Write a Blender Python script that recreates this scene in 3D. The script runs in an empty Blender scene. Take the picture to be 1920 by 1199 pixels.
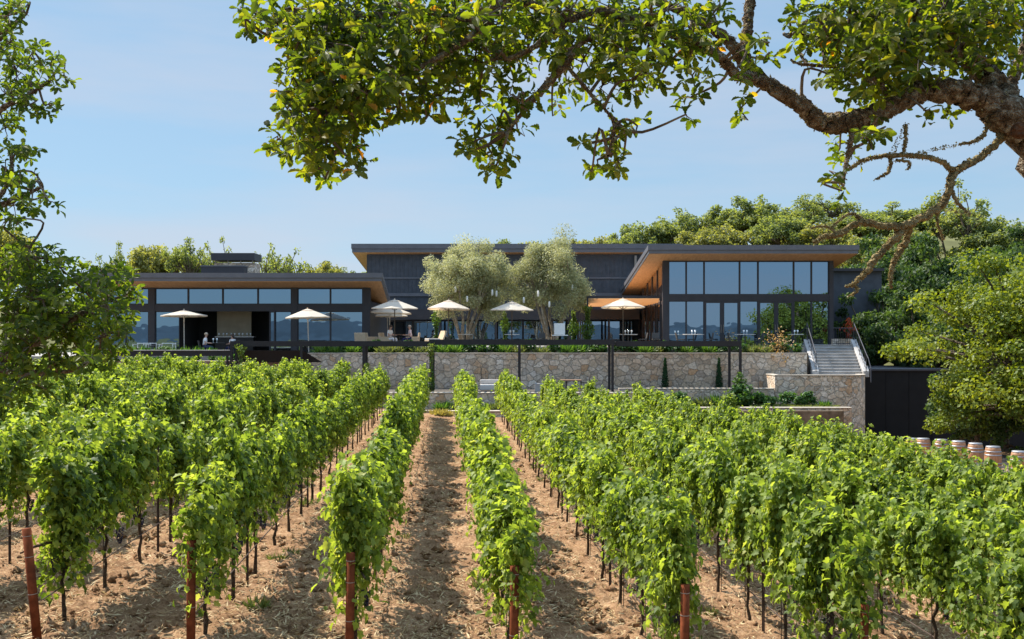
import bpy, math, random
import numpy as np
from mathutils import Vector, Matrix

random.seed(7)
RNG = np.random.default_rng(7)
SC = bpy.context.scene
COL = SC.collection
R = math.radians
CAMZ, FPX, HOR = 3.8, 1900.0, 635.0      # eye height, focal length and horizon row of the photograph


def P(px, py, Y):
    """photo position at a real distance Y -> world point"""
    return Vector(((px - 960) / FPX * Y, Y, CAMZ - (py - HOR) / FPX * Y))


def PX(px, Y): return (px - 960) / FPX * Y
def PZ(py, Y): return CAMZ - (py - HOR) / FPX * Y


# ------------------------------------------------------------------ objects
def tag(o, label=None, cat=None, group=None, kind=None):
    if label: o['label'] = label
    if cat: o['category'] = cat
    if group: o['group'] = group
    if kind: o['kind'] = kind
    return o


def empty(name, loc=(0, 0, 0), rz=0.0, label=None, cat=None, group=None):
    o = bpy.data.objects.new(name, None)
    COL.objects.link(o)
    o.location = loc
    o.rotation_euler = (0, 0, rz)
    o.empty_display_size = 0.2
    return tag(o, label, cat, group)


def link(name, me, parent=None):
    o = bpy.data.objects.new(name, me)
    COL.objects.link(o)
    if parent: o.parent = parent
    return o


def copy_tree(o, parent=None):
    c = o.copy()
    COL.objects.link(c)
    c.parent = parent
    for ch in o.children:
        copy_tree(ch, c)
    return c


class MB:
    def __init__(self):
        self.v, self.f = [], []

    def add(self, vs, fs):
        b = len(self.v)
        self.v += [tuple(x) for x in vs]
        self.f += [tuple(i + b for i in f) for f in fs]
        return self

    def box(self, x0, x1, y0, y1, z0, z1):
        if x1 < x0: x0, x1 = x1, x0
        if y1 < y0: y0, y1 = y1, y0
        if z1 < z0: z0, z1 = z1, z0
        v = [(x0, y0, z0), (x1, y0, z0), (x1, y1, z0), (x0, y1, z0), (x0, y0, z1), (x1, y0, z1), (x1, y1, z1), (x0, y1, z1)]
        return self.hexa(v)

    def hexa(self, v):
        return self.add(v, [(0, 3, 2, 1), (4, 5, 6, 7), (0, 1, 5, 4), (1, 2, 6, 5), (2, 3, 7, 6), (3, 0, 4, 7)])

    def tube(self, pts, rad, n=8, cap=True, noise=0.0, rng=random):
        pts = [Vector(p) for p in pts]
        if not hasattr(rad, '__len__'): rad = [rad] * len(pts)
        b = len(self.v)
        up = None
        for i, p in enumerate(pts):
            t = (pts[min(i + 1, len(pts) - 1)] - pts[max(i - 1, 0)])
            if t.length < 1e-9: t = Vector((0, 0, 1))
            t.normalize()
            if up is None:
                a = Vector((0, 0, 1)) if abs(t.z) < .9 else Vector((1, 0, 0))
                up = (a - t * a.dot(t)).normalized()
            else:
                up = up - t * up.dot(t)
                up = up.normalized() if up.length > 1e-6 else t.orthogonal().normalized()
            w = t.cross(up)
            for k in range(n):
                a = 2 * math.pi * k / n
                r = rad[i] * (1 + (rng.uniform(-noise, noise) if noise else 0))
                self.v.append(tuple(p + (up * math.cos(a) + w * math.sin(a)) * r))
        for i in range(len(pts) - 1):
            for k in range(n):
                k2 = (k + 1) % n
                self.f.append((b + i * n + k, b + i * n + k2, b + (i + 1) * n + k2, b + (i + 1) * n + k))
        if cap:
            self.f.append(tuple(b + k for k in reversed(range(n))))
            self.f.append(tuple(b + (len(pts) - 1) * n + k for k in range(n)))
        return self

    def lathe(self, prof, n=16, c=(0, 0, 0)):
        b = len(self.v)
        for r, z in prof:
            for k in range(n):
                a = 2 * math.pi * k / n
                self.v.append((c[0] + r * math.cos(a), c[1] + r * math.sin(a), c[2] + z))
        for i in range(len(prof) - 1):
            for k in range(n):
                k2 = (k + 1) % n
                self.f.append((b + i * n + k, b + i * n + k2, b + (i + 1) * n + k2, b + (i + 1) * n + k))
        self.f.append(tuple(b + k for k in reversed(range(n))))
        self.f.append(tuple(b + (len(prof) - 1) * n + k for k in range(n)))
        return self

    def mesh(self, name, m, smooth=False):
        me = bpy.data.meshes.new(name)
        me.from_pydata(self.v, [], self.f)
        me.update()
        if m: me.materials.append(m)
        if smooth:
            me.polygons.foreach_set('use_smooth', [True] * len(me.polygons))
        return me

    def build(self, name, m, parent=None, smooth=False, bevel=0.0):
        o = link(name, self.mesh(name, m, smooth), parent)
        if bevel:
            b = o.modifiers.new('b', 'BEVEL'); b.width = bevel; b.segments = 2; b.limit_method = 'ANGLE'
        return o


def np_mesh(name, co, faces, m, tint=None, smooth=False):
    me = bpy.data.meshes.new(name)
    nv, (nf, k) = len(co), faces.shape
    me.vertices.add(nv)
    me.vertices.foreach_set('co', np.ascontiguousarray(co, np.float32).ravel())
    me.loops.add(nf * k)
    me.loops.foreach_set('vertex_index', np.ascontiguousarray(faces, np.int32).ravel())
    me.polygons.add(nf)
    me.polygons.foreach_set('loop_start', np.arange(0, nf * k, k, dtype=np.int32))
    if smooth: me.polygons.foreach_set('use_smooth', np.ones(nf, bool))
    if tint is not None:
        at = me.attributes.new('tint', 'FLOAT', 'POINT')
        at.data.foreach_set('value', np.ascontiguousarray(tint, np.float32))
    me.update(calc_edges=True)
    if m: me.materials.append(m)
    return me


def nrm(a):
    return a / np.maximum(np.linalg.norm(a, axis=-1, keepdims=True), 1e-9)


def scatter(tpl, pos, n, tip, s, seed=0, curl=None):
    """leaf template (verts, tri faces) at every position -> co, faces, tint"""
    tv, tf = tpl
    n = nrm(n)
    y = nrm(tip - n * np.sum(tip * n, -1, keepdims=True))
    x = np.cross(y, n)
    v = tv[None] * s[:, None, None]
    co = pos[:, None] + v[..., 0:1] * x[:, None] + v[..., 1:2] * y[:, None] + v[..., 2:3] * n[:, None]
    N, k = len(pos), len(tv)
    f = tf[None] + (np.arange(N) * k)[:, None, None]
    t = np.random.default_rng(seed).random(N)
    return co.reshape(-1, 3), f.reshape(-1, tf.shape[1]), np.repeat(t, k)


def fan(outline, centre, lift):
    v = [centre] + outline
    v = np.array([(p[0], p[1], lift(p[0], p[1])) for p in v], float)
    m = len(outline)
    f = np.array([(0, 1 + i, 1 + (i + 1) % m) for i in range(m)], int)
    return v, f


VINE_LEAF = fan([(0, .02), (.20, -.10), (.42, .10), (.33, .30), (.52, .52), (.26, .60), (.20, .78), (0, 1.0),
                 (-.20, .78), (-.26, .60), (-.52, .52), (-.33, .30), (-.42, .10), (-.20, -.10)], (0, .35),
                lambda x, y: abs(x) * .34 - (y - .35) ** 2 * .28)
_half = [(.03, .08), (.09, .20), (.08, .29), (.17, .40), (.135, .49), (.225, .60), (.185, .70), (.205, .80), (.125, .90), (.085, .97)]
OAK_LEAF = fan([(0, 0)] + _half + [(0, 1.0)] + [(-x_, y_) for x_, y_ in reversed(_half)], (0, .55),
               lambda x, y: abs(x) * .5 - (y - .45) ** 2 * .38)
DIAMOND = (np.array([(0, 0, 0), (.36, .5, .10), (0, 1, -.06), (-.36, .5, .10)], float), np.array([(0, 1, 2), (0, 2, 3)]))
NARROW = (np.array([(0, 0, 0), (.13, .5, .02), (0, 1, 0), (-.13, .5, .02)], float), np.array([(0, 1, 2), (0, 2, 3)]))


# ------------------------------------------------------------------ materials
def nodes(name):
    m = bpy.data.materials.new(name)
    m.use_nodes = True
    nt = m.node_tree
    return m, nt, nt.nodes, nt.links, nt.nodes['Principled BSDF']


def simple(name, col, rough=.6, metal=0.0, spec=.5, var=.12, scale=6.0, bump=0.0):
    m, nt, N, L, b = nodes(name)
    b.inputs['Roughness'].default_value = rough
    b.inputs['Metallic'].default_value = metal
    b.inputs['Specular IOR Level'].default_value = spec
    tc = N.new('ShaderNodeTexCoord')
    no = N.new('ShaderNodeTexNoise'); no.inputs['Scale'].default_value = scale; no.inputs['Detail'].default_value = 6
    L.new(tc.outputs['Object'], no.inputs['Vector'])
    r = N.new('ShaderNodeValToRGB')
    c = np.array(col)
    r.color_ramp.elements[0].position = .3; r.color_ramp.elements[1].position = .7
    r.color_ramp.elements[0].color = (*np.clip(c * (1 - var), 0, 1), 1)
    r.color_ramp.elements[1].color = (*np.clip(c * (1 + var), 0, 1), 1)
    L.new(no.outputs['Fac'], r.inputs['Fac'])
    L.new(r.outputs['Color'], b.inputs['Base Color'])
    if bump:
        bu = N.new('ShaderNodeBump'); bu.inputs['Strength'].default_value = bump; bu.inputs['Distance'].default_value = .02
        L.new(no.outputs['Fac'], bu.inputs['Height']); L.new(bu.outputs['Normal'], b.inputs['Normal'])
    return m


def leafmat(name, ramp, trans=.45, tcol=(1.3, 1.25, .5), rough=.45, spec=.4, ov=.16):
    """ramp: [(pos, colour)] over each leaf's own tint"""
    m, nt, N, L, b = nodes(name)
    at = N.new('ShaderNodeAttribute'); at.attribute_name = 'tint'
    oi = N.new('ShaderNodeObjectInfo')
    ma = N.new('ShaderNodeMath'); ma.operation = 'MULTIPLY_ADD'
    L.new(oi.outputs['Random'], ma.inputs[0]); ma.inputs[1].default_value = ov
    L.new(at.outputs['Fac'], ma.inputs[2])
    su = N.new('ShaderNodeMath'); su.operation = 'SUBTRACT'; su.inputs[1].default_value = ov / 2
    L.new(ma.outputs[0], su.inputs[0])
    r = N.new('ShaderNodeValToRGB')
    el = r.color_ramp.elements
    while len(el) < len(ramp): el.new(.5)
    for e, (p, c) in zip(el, ramp):
        e.position = p; e.color = (*c, 1)
    L.new(su.outputs[0], r.inputs['Fac'])
    L.new(r.outputs['Color'], b.inputs['Base Color'])
    b.inputs['Roughness'].default_value = rough
    b.inputs['Specular IOR Level'].default_value = spec
    tr = N.new('ShaderNodeBsdfTranslucent')
    mu = N.new('ShaderNodeMixRGB'); mu.blend_type = 'MULTIPLY'; mu.inputs['Fac'].default_value = 1
    L.new(r.outputs['Color'], mu.inputs['Color1']); mu.inputs['Color2'].default_value = (*tcol, 1)
    L.new(mu.outputs['Color'], tr.inputs['Color'])
    mx = N.new('ShaderNodeMixShader'); mx.inputs['Fac'].default_value = trans
    L.new(b.outputs['BSDF'], mx.inputs[1]); L.new(tr.outputs['BSDF'], mx.inputs[2])
    L.new(mx.outputs['Shader'], N['Material Output'].inputs['Surface'])
    return m


def barkmat(name, c0, c1, c2, scale=9.0):
    m, nt, N, L, b = nodes(name)
    tc = N.new('ShaderNodeTexCoord')
    no = N.new('ShaderNodeTexNoise'); no.inputs['Scale'].default_value = scale; no.inputs['Detail'].default_value = 8; no.inputs['Roughness'].default_value = .7
    vo = N.new('ShaderNodeTexVoronoi'); vo.inputs['Scale'].default_value = scale * 4
    L.new(tc.outputs['Object'], no.inputs['Vector']); L.new(tc.outputs['Object'], vo.inputs['Vector'])
    r = N.new('ShaderNodeValToRGB'); el = r.color_ramp.elements
    el.new(.5)
    for e, (p, c) in zip(el, ((.33, c0), (.5, c1), (.64, c2))):
        e.position = p; e.color = (*c, 1)
    L.new(no.outputs['Fac'], r.inputs['Fac']); L.new(r.outputs['Color'], b.inputs['Base Color'])
    b.inputs['Roughness'].default_value = .95; b.inputs['Specular IOR Level'].default_value = .1
    ad = N.new('ShaderNodeMath'); ad.operation = 'ADD'
    L.new(no.outputs['Fac'], ad.inputs[0]); L.new(vo.outputs['Distance'], ad.inputs[1])
    bu = N.new('ShaderNodeBump'); bu.inputs['Strength'].default_value = 1; bu.inputs['Distance'].default_value = .035
    L.new(ad.outputs[0], bu.inputs['Height']); L.new(bu.outputs['Normal'], b.inputs['Normal'])
    return m


def stonemat(name, tones, scale=1.7):
    m, nt, N, L, b = nodes(name)
    tc = N.new('ShaderNodeTexCoord')
    wn = N.new('ShaderNodeTexNoise'); wn.inputs['Scale'].default_value = 3.0; wn.inputs['Detail'].default_value = 3
    L.new(tc.outputs['Object'], wn.inputs['Vector'])
    mx = N.new('ShaderNodeMixRGB'); mx.blend_type = 'ADD'; mx.inputs['Fac'].default_value = .38
    L.new(tc.outputs['Object'], mx.inputs['Color1']); L.new(wn.outputs['Color'], mx.inputs['Color2'])
    mp = N.new('ShaderNodeMapping'); mp.inputs['Scale'].default_value = (1, 1, 1.35)
    L.new(mx.outputs['Color'], mp.inputs['Vector'])
    vo = N.new('ShaderNodeTexVoronoi'); vo.inputs['Scale'].default_value = scale; vo.inputs['Randomness'].default_value = .9
    ve = N.new('ShaderNodeTexVoronoi'); ve.feature = 'DISTANCE_TO_EDGE'; ve.inputs['Scale'].default_value = scale; ve.inputs['Randomness'].default_value = .9
    L.new(mp.outputs['Vector'], vo.inputs['Vector']); L.new(mp.outputs['Vector'], ve.inputs['Vector'])
    sp = N.new('ShaderNodeSeparateColor'); L.new(vo.outputs['Color'], sp.inputs['Color'])
    r = N.new('ShaderNodeValToRGB'); r.color_ramp.interpolation = 'LINEAR'; el = r.color_ramp.elements
    while len(el) < len(tones): el.new(.5)
    for i, e in enumerate(el):
        e.position = i / (len(tones) - 1); e.color = (*tones[i], 1)
    L.new(sp.outputs['Red'], r.inputs['Fac'])
    fn = N.new('ShaderNodeTexNoise'); fn.inputs['Scale'].default_value = 9; fn.inputs['Detail'].default_value = 8; fn.inputs['Roughness'].default_value = .7
    L.new(tc.outputs['Object'], fn.inputs['Vector'])
    fr = N.new('ShaderNodeValToRGB'); fr.color_ramp.elements[0].position = .3; fr.color_ramp.elements[1].position = .7
    fr.color_ramp.elements[0].color = (.52, .47, .42, 1); fr.color_ramp.elements[1].color = (1.25, 1.25, 1.25, 1)
    L.new(fn.outputs['Fac'], fr.inputs['Fac'])
    mu = N.new('ShaderNodeMixRGB'); mu.blend_type = 'MULTIPLY'; mu.inputs['Fac'].default_value = 1
    L.new(r.outputs['Color'], mu.inputs['Color1']); L.new(fr.outputs['Color'], mu.inputs['Color2'])
    pn = N.new('ShaderNodeTexNoise'); pn.inputs['Scale'].default_value = .7; pn.inputs['Detail'].default_value = 6; pn.inputs['Roughness'].default_value = .7
    L.new(tc.outputs['Object'], pn.inputs['Vector'])
    pr = N.new('ShaderNodeValToRGB'); pr.color_ramp.elements[0].position = .36; pr.color_ramp.elements[1].position = .64
    pr.color_ramp.elements[0].color = (.86, .76, .66, 1); pr.color_ramp.elements[1].color = (1.12, 1.13, 1.14, 1)
    L.new(pn.outputs['Fac'], pr.inputs['Fac'])
    m3 = N.new('ShaderNodeMixRGB'); m3.blend_type = 'MULTIPLY'; m3.inputs['Fac'].default_value = 1
    L.new(mu.outputs['Color'], m3.inputs['Color1']); L.new(pr.outputs['Color'], m3.inputs['Color2'])
    mu = m3
    er = N.new('ShaderNodeValToRGB'); er.color_ramp.elements[0].position = .01; er.color_ramp.elements[1].position = .06
    L.new(ve.outputs['Distance'], er.inputs['Fac'])
    mo = N.new('ShaderNodeMixRGB'); mo.inputs['Color1'].default_value = (.42, .36, .29, 1)
    L.new(er.outputs['Color'], mo.inputs['Fac']); L.new(mu.outputs['Color'], mo.inputs['Color2'])
    L.new(mo.outputs['Color'], b.inputs['Base Color'])
    b.inputs['Roughness'].default_value = .9; b.inputs['Specular IOR Level'].default_value = .15
    ad = N.new('ShaderNodeMath'); ad.operation = 'MULTIPLY_ADD'; ad.inputs[1].default_value = .35
    L.new(fn.outputs['Fac'], ad.inputs[0]); L.new(er.outputs['Color'], ad.inputs[2])
    bu = N.new('ShaderNodeBump'); bu.inputs['Strength'].default_value = .9; bu.inputs['Distance'].default_value = .05
    L.new(ad.outputs[0], bu.inputs['Height']); L.new(bu.outputs['Normal'], b.inputs['Normal'])
    return m


def glassmat(name, tint=(.235, .325, .43), amount=.88, dark=(.012, .016, .022)):
    m, nt, N, L, b = nodes(name)
    b.inputs['Base Color'].default_value = (*dark, 1); b.inputs['Roughness'].default_value = .3
    g = N.new('ShaderNodeBsdfGlossy'); g.inputs['Color'].default_value = (*tint, 1); g.inputs['Roughness'].default_value = .0
    tc = N.new('ShaderNodeTexCoord')
    no = N.new('ShaderNodeTexNoise'); no.inputs['Scale'].default_value = .8
    L.new(tc.outputs['Object'], no.inputs['Vector'])
    bu = N.new('ShaderNodeBump'); bu.inputs['Strength'].default_value = .035; bu.inputs['Distance'].default_value = .1
    L.new(no.outputs['Fac'], bu.inputs['Height']); L.new(bu.outputs['Normal'], g.inputs['Normal'])
    mx = N.new('ShaderNodeMixShader'); mx.inputs['Fac'].default_value = amount
    L.new(b.outputs['BSDF'], mx.inputs[1]); L.new(g.outputs['BSDF'], mx.inputs[2])
    L.new(mx.outputs['Shader'], N['Material Output'].inputs['Surface'])
    return m


def woodmat(name, c0, c1, axis='X', scale=5.0, rough=.55):
    m, nt, N, L, b = nodes(name)
    tc = N.new('ShaderNodeTexCoord')
    mp = N.new('ShaderNodeMapping')
    mp.inputs['Scale'].default_value = {'X': (.25, 3, 3), 'Y': (3, .25, 3), 'Z': (3, 3, .25)}[axis]
    L.new(tc.outputs['Object'], mp.inputs['Vector'])
    no = N.new('ShaderNodeTexNoise'); no.inputs['Scale'].default_value = scale; no.inputs['Detail'].default_value = 5
    L.new(mp.outputs['Vector'], no.inputs['Vector'])
    r = N.new('ShaderNodeValToRGB'); r.color_ramp.elements[0].position = .3; r.color_ramp.elements[1].position = .72
    r.color_ramp.elements[0].color = (*c0, 1); r.color_ramp.elements[1].color = (*c1, 1)
    L.new(no.outputs['Fac'], r.inputs['Fac']); L.new(r.outputs['Color'], b.inputs['Base Color'])
    b.inputs['Roughness'].default_value = rough
    return m


def fabricmat(name, col, trans=.4, tcol=None):
    m, nt, N, L, b = nodes(name)
    b.inputs['Base Color'].default_value = (*col, 1); b.inputs['Roughness'].default_value = .9; b.inputs['Specular IOR Level'].default_value = .1
    tr = N.new('ShaderNodeBsdfTranslucent'); tr.inputs['Color'].default_value = (*(tcol or col), 1)
    mx = N.new('ShaderNodeMixShader'); mx.inputs['Fac'].default_value = trans
    L.new(b.outputs['BSDF'], mx.inputs[1]); L.new(tr.outputs['BSDF'], mx.inputs[2])
    L.new(mx.outputs['Shader'], N['Material Output'].inputs['Surface'])
    return m


def soilmat():
    m, nt, N, L, b = nodes('dry_soil')
    tc = N.new('ShaderNodeTexCoord')

    def noise(s, d=6, rg=.6, vec=None):
        n = N.new('ShaderNodeTexNoise'); n.inputs['Scale'].default_value = s; n.inputs['Detail'].default_value = d; n.inputs['Roughness'].default_value = rg
        L.new(vec or tc.outputs['Object'], n.inputs['Vector']); return n
    big, mid, fine = noise(.35, 4), noise(2.6, 8, .7), noise(26, 6, .75)
    r = N.new('ShaderNodeValToRGB'); el = r.color_ramp.elements; el.new(.5); el.new(.6)
    for e, (p, c) in zip(el, ((.36, (.12, .062, .034)), (.45, (.235, .138, .077)), (.54, (.345, .215, .125)), (.67, (.56, .42, .27)))):
        e.position = p; e.color = (*c, 1)
    a = N.new('ShaderNodeMath'); a.operation = 'MULTIPLY_ADD'; a.inputs[1].default_value = .55
    L.new(fine.outputs['Fac'], a.inputs[0])
    a2 = N.new('ShaderNodeMath'); a2.operation = 'MULTIPLY'; a2.inputs[1].default_value = .45
    L.new(mid.outputs['Fac'], a2.inputs[0]); L.new(a2.outputs[0], a.inputs[2])
    L.new(a.outputs[0], r.inputs['Fac'])
    rb = N.new('ShaderNodeValToRGB'); rb.color_ramp.elements[0].color = (.82, .78, .74, 1); rb.color_ramp.elements[1].color = (1.12, 1.1, 1.08, 1)
    rb.color_ramp.elements[0].position = .35; rb.color_ramp.elements[1].position = .65
    L.new(big.outputs['Fac'], rb.inputs['Fac'])
    mu = N.new('ShaderNodeMixRGB'); mu.blend_type = 'MULTIPLY'; mu.inputs['Fac'].default_value = 1
    L.new(r.outputs['Color'], mu.inputs['Color1']); L.new(rb.outputs['Color'], mu.inputs['Color2'])
    L.new(mu.outputs['Color'], b.inputs['Base Color'])
    b.inputs['Roughness'].default_value = 1; b.inputs['Specular IOR Level'].default_value = .05
    bu = N.new('ShaderNodeBump'); bu.inputs['Strength'].default_value = 1; bu.inputs['Distance'].default_value = .06
    L.new(a.outputs[0], bu.inputs['Height']); L.new(bu.outputs['Normal'], b.inputs['Normal'])
    return m


M = {}
M['soil'] = soilmat()
M['meadow'] = simple('dry_meadow', (.11, .11, .045), 1, spec=.1, var=.35, scale=.25)
M['hill'] = simple('far_hill', (.05, .07, .085), 1, spec=.05, var=.3, scale=.012)  # bluish cast paints in the distance haze
M['vine'] = leafmat('vine_leaf', [(0, (.050, .088, .018)), (.35, (.135, .195, .034)), (.75, (.24, .30, .056)), (.93, (.26, .33, .07)), (.99, (.33, .35, .10))], .50, (1.95, 1.85, .70), .56, .25, .26)
M['oak'] = leafmat('oak_leaf', [(0, (.020, .038, .009)), (.4, (.045, .072, .013)), (.8, (.085, .115, .018)), (.99, (.12, .13, .02)), (.9988, (.30, .13, .02))], .56, (3.7, 3.2, .55), .55, .2, 0)
M['oak_green'] = leafmat('green_oak_leaf', [(0, (.023, .046, .011)), (.5, (.050, .082, .016)), (1, (.092, .125, .023))], .54, (3.1, 2.8, .55), .55, .2, 0)
M['olive'] = leafmat('olive_leaf', [(0, (.24, .25, .13)), (.5, (.40, .395, .215)), (1, (.56, .535, .34))], .4, (1.1, 1.1, .7), .6, .3)
M['wood_far'] = leafmat('far_oak_leaf', [(0, (.10, .135, .055)), (.5, (.185, .225, .09)), (1, (.29, .32, .14))], .5, (1.6, 1.5, .5), .6, .2)
M['wood_gold'] = leafmat('far_oak_gold_leaf', [(0, (.13, .15, .055)), (.5, (.22, .23, .085)), (1, (.32, .315, .13))], .5, (1.6, 1.5, .5), .6, .2)
M['wood_dark'] = leafmat('dark_evergreen_leaf', [(0, (.028, .055, .02)), (.5, (.065, .105, .032)), (1, (.12, .165, .05))], .4, (1.3, 1.4, .5), .55, .25)
M['bright'] = leafmat('bay_leaf', [(0, (.07, .115, .016)), (.5, (.15, .20, .028)), (1, (.25, .29, .045))], .45, (1.7, 1.5, .4), .5, .3)
M['shrub'] = leafmat('shrub_leaf', [(0, (.02, .06, .014)), (.5, (.05, .12, .022)), (1, (.12, .20, .04))], .4, (1.4, 1.5, .5), .5, .3)
M['ivy'] = leafmat('ivy_leaf', [(0, (.03, .07, .012)), (.5, (.07, .13, .02)), (1, (.17, .22, .04))], .4, (1.4, 1.5, .5), .5, .3)
M['cypress'] = leafmat('cypress_leaf', [(0, (.012, .04, .014)), (1, (.03, .085, .03))], .2, (1.2, 1.4, .6), .6, .2)
M['autumn'] = leafmat('autumn_leaf', [(0, (.25, .16, .05)), (.4, (.45, .26, .08)), (.75, (.6, .42, .2)), (1, (.75, .62, .42))], .4, (1.2, 1.1, .8), .6, .2)
M['red_leaf'] = leafmat('red_leaf', [(0, (.22, .03, .012)), (1, (.45, .09, .03))], .4, (1.3, 1, .8), .6, .2)
M['straw'] = leafmat('straw', [(0, (.30, .19, .09)), (.5, (.46, .33, .18)), (1, (.62, .49, .30))], .15, (1, 1, .8), .9, .1)
M['weed'] = leafmat('weed_leaf', [(0, (.08, .12, .03)), (1, (.2, .22, .08))], .35, (1.3, 1.3, .5), .6, .2)
M['drygrass'] = leafmat('dry_grass', [(0, (.25, .2, .06)), (1, (.5, .42, .16))], .3, (1.2, 1.2, .5), .8, .1)
M['lichen'] = leafmat('lichen', [(0, (.16, .14, .075)), (.6, (.27, .235, .12)), (1, (.38, .36, .22))], .25, (1.2, 1.1, .7), .95, .05)
M['oakbark'] = barkmat('oak_bark', (.045, .031, .020), (.19, .132, .082), (.44, .41, .33), 19)
M['deadbark'] = barkmat('mossy_bark', (.10, .07, .035), (.24, .18, .085), (.36, .29, .15), 14)
M['bark'] = barkmat('grey_bark', (.06, .045, .032), (.13, .10, .07), (.22, .18, .13), 5)
M['olivebark'] = barkmat('olive_bark', (.22, .17, .12), (.36, .29, .21), (.50, .43, .33), 5)
M['vinebark'] = barkmat('vine_bark', (.045, .03, .02), (.11, .075, .05), (.18, .13, .09), 20)
M['rust'] = simple('rusted_steel', (.145, .038, .014), .9, 0, .1, .45, 9, .2)
M['stake'] = simple('dark_steel_stake', (.075, .05, .04), .7, .3, .3, .3, 20)
M['wire'] = simple('zinc_wire', (.30, .26, .22), .6, .4)
M['grape'] = simple('grape_skin', (.022, .018, .05), .35, 0, .4, .4, 30)
M['stone'] = stonemat('field_stone', [(.50, .42, .33), (.68, .60, .49), (.54, .48, .41), (.74, .66, .56), (.56, .39, .25), (.76, .71, .63), (.42, .37, .32), (.68, .58, .45), (.62, .57, .52)], 2.4)
M['stone_shaded'] = stonemat('shade_brown_field_stone', [(.20, .13, .10), (.27, .18, .13), (.22, .16, .13), (.30, .22, .17)], 2.9)  # darker copy of the fieldstone, with the pergola's shade in its tones
M['cap'] = simple('stone_cap', (.42, .36, .29), .85, var=.2, scale=5, bump=.2)
M['concrete'] = simple('pale_concrete', (.33, .315, .30), .8, var=.22, scale=1.6, bump=.1)
M['paver'] = simple('terrace_paving', (.27, .25, .225), .85, var=.15, scale=2)
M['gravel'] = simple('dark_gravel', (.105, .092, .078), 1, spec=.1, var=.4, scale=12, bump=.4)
M['shade_pad'] = simple('shade_dark_pad', (.045, .042, .04), .95, spec=.1, var=.3, scale=3, bump=.2)  # near-black colour stands in for the tree shade on the barrel ground
M['earth'] = simple('bed_soil', (.15, .11, .075), 1, spec=.1, var=.4, scale=4, bump=.5)
M['charcoal'] = simple('charcoal_metal', (.040, .039, .046), .5, .2, .4, .1, 2)
M['blacksteel'] = simple('black_steel', (.016, .016, .019), .5, .1, .35, .15, 3)
M['fascia'] = simple('grey_fascia', (.13, .13, .145), .5, .3, .4, .1, 1.5)
M['siding'] = simple('charcoal_siding', (.065, .072, .086), .7, 0, .3, .18, 2.5)
M['black'] = simple('shade_black', (.010, .010, .011), .7, 0, .2, .2, 1.5)  # black of the basement walls is deep shade put into the colour
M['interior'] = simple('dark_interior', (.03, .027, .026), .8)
M['beige'] = simple('beige_screen', (.42, .35, .25), .8, var=.12, scale=2)
M['soffit'] = woodmat('cedar_soffit', (.44, .215, .085), (.64, .36, .155), 'Y', 4)
M['soffit_x'] = woodmat('cedar_boards', (.44, .215, .085), (.64, .36, .155), 'X', 4)
M['glass'] = glassmat('window_glass')
M['glass_warm'] = glassmat('orange_reflection_glass', (.62, .6, .55), .7, (.12, .055, .025))  # warm base tone paints the orange reflection into the side panes
M['umbrella'] = fabricmat('umbrella_canvas', (.66, .595, .50), .38, (.85, .62, .38))
M['awning'] = fabricmat('awning_fabric', (.72, .56, .40), .45, (.85, .58, .34))
M['darkfabric'] = fabricmat('dark_shade_fabric', (.03, .03, .035), .1)
M['pole'] = simple('umbrella_pole', (.50, .47, .43), .4, .5)
M['darkpole'] = simple('bronze_pole', (.10, .075, .055), .5, .4)
M['white'] = simple('white_enamel', (.75, .74, .72), .45, var=.05)
M['wicker'] = simple('pale_wicker', (.48, .37, .25), .85, var=.3, scale=40, bump=.4)
M['cushion'] = simple('grey_cushion', (.50, .47, .44), .9, var=.08)
M['darkchair'] = simple('dark_chair', (.05, .045, .042), .6)
M['brown'] = simple('brown_wicker', (.20, .115, .07), .85, var=.3, scale=40, bump=.4)
M['table'] = simple('stone_table_top', (.55, .52, .48), .5, var=.08)
M['goblet'] = simple('wine_glass', (.72, .76, .78), .1, 0, .9, .03)
M['lantern'] = fabricmat('white_lantern', (.85, .84, .80), .4)
M['skin'] = simple('skin', (.50, .29, .21), .6, var=.06)
M['shirt_white'] = simple('white_shirt', (.78, .77, .78), .9, var=.05)
M['shirt_pink'] = simple('pale_pink_shirt', (.74, .60, .64), .9, var=.05)
M['navy'] = simple('navy_trousers', (.02, .025, .09), .9)
M['white_trousers'] = simple('white_trousers', (.72, .70, .74), .9)
M['hair_dark'] = simple('dark_hair', (.035, .022, .016), .6)
M['hair_grey'] = simple('grey_hair', (.38, .33, .29), .7)
M['hair_pale'] = simple('pale_hair', (.55, .43, .32), .7)
M['eye'] = simple('eye', (.03, .02, .02), .3)
M['barrel'] = woodmat('oak_staves', (.25, .115, .05), (.40, .21, .105), 'Z', 7)
M['hoop'] = simple('steel_hoop', (.32, .32, .34), .45, .7)

# ------------------------------------------------------------------ ground
def sm(t):
    t = np.clip(t, 0, 1)
    return t * t * (3 - 2 * t)


def gz(x, y):
    x, y = np.asarray(x, float), np.asarray(y, float)
    base = np.where(x > 0, -1.7 * np.tanh(x * .085 / 1.7), 1.3 * np.tanh(-x * .056 / 1.3))
    hill = sm((y - 76) / 50) * (7.5 + 9.5 * sm((x - 2) / 42)) + sm((y - 126) / 200) * (6 + 14 * sm((x + 20) / 120))
    dip = 1.3 * sm((x - 17) / 2.5) * sm((y - 47) / 2.5) * (1 - sm((y - 62) / 6))
    return base * (1 - .7 * sm((y - 60) / 20)) + hill - dip


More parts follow.
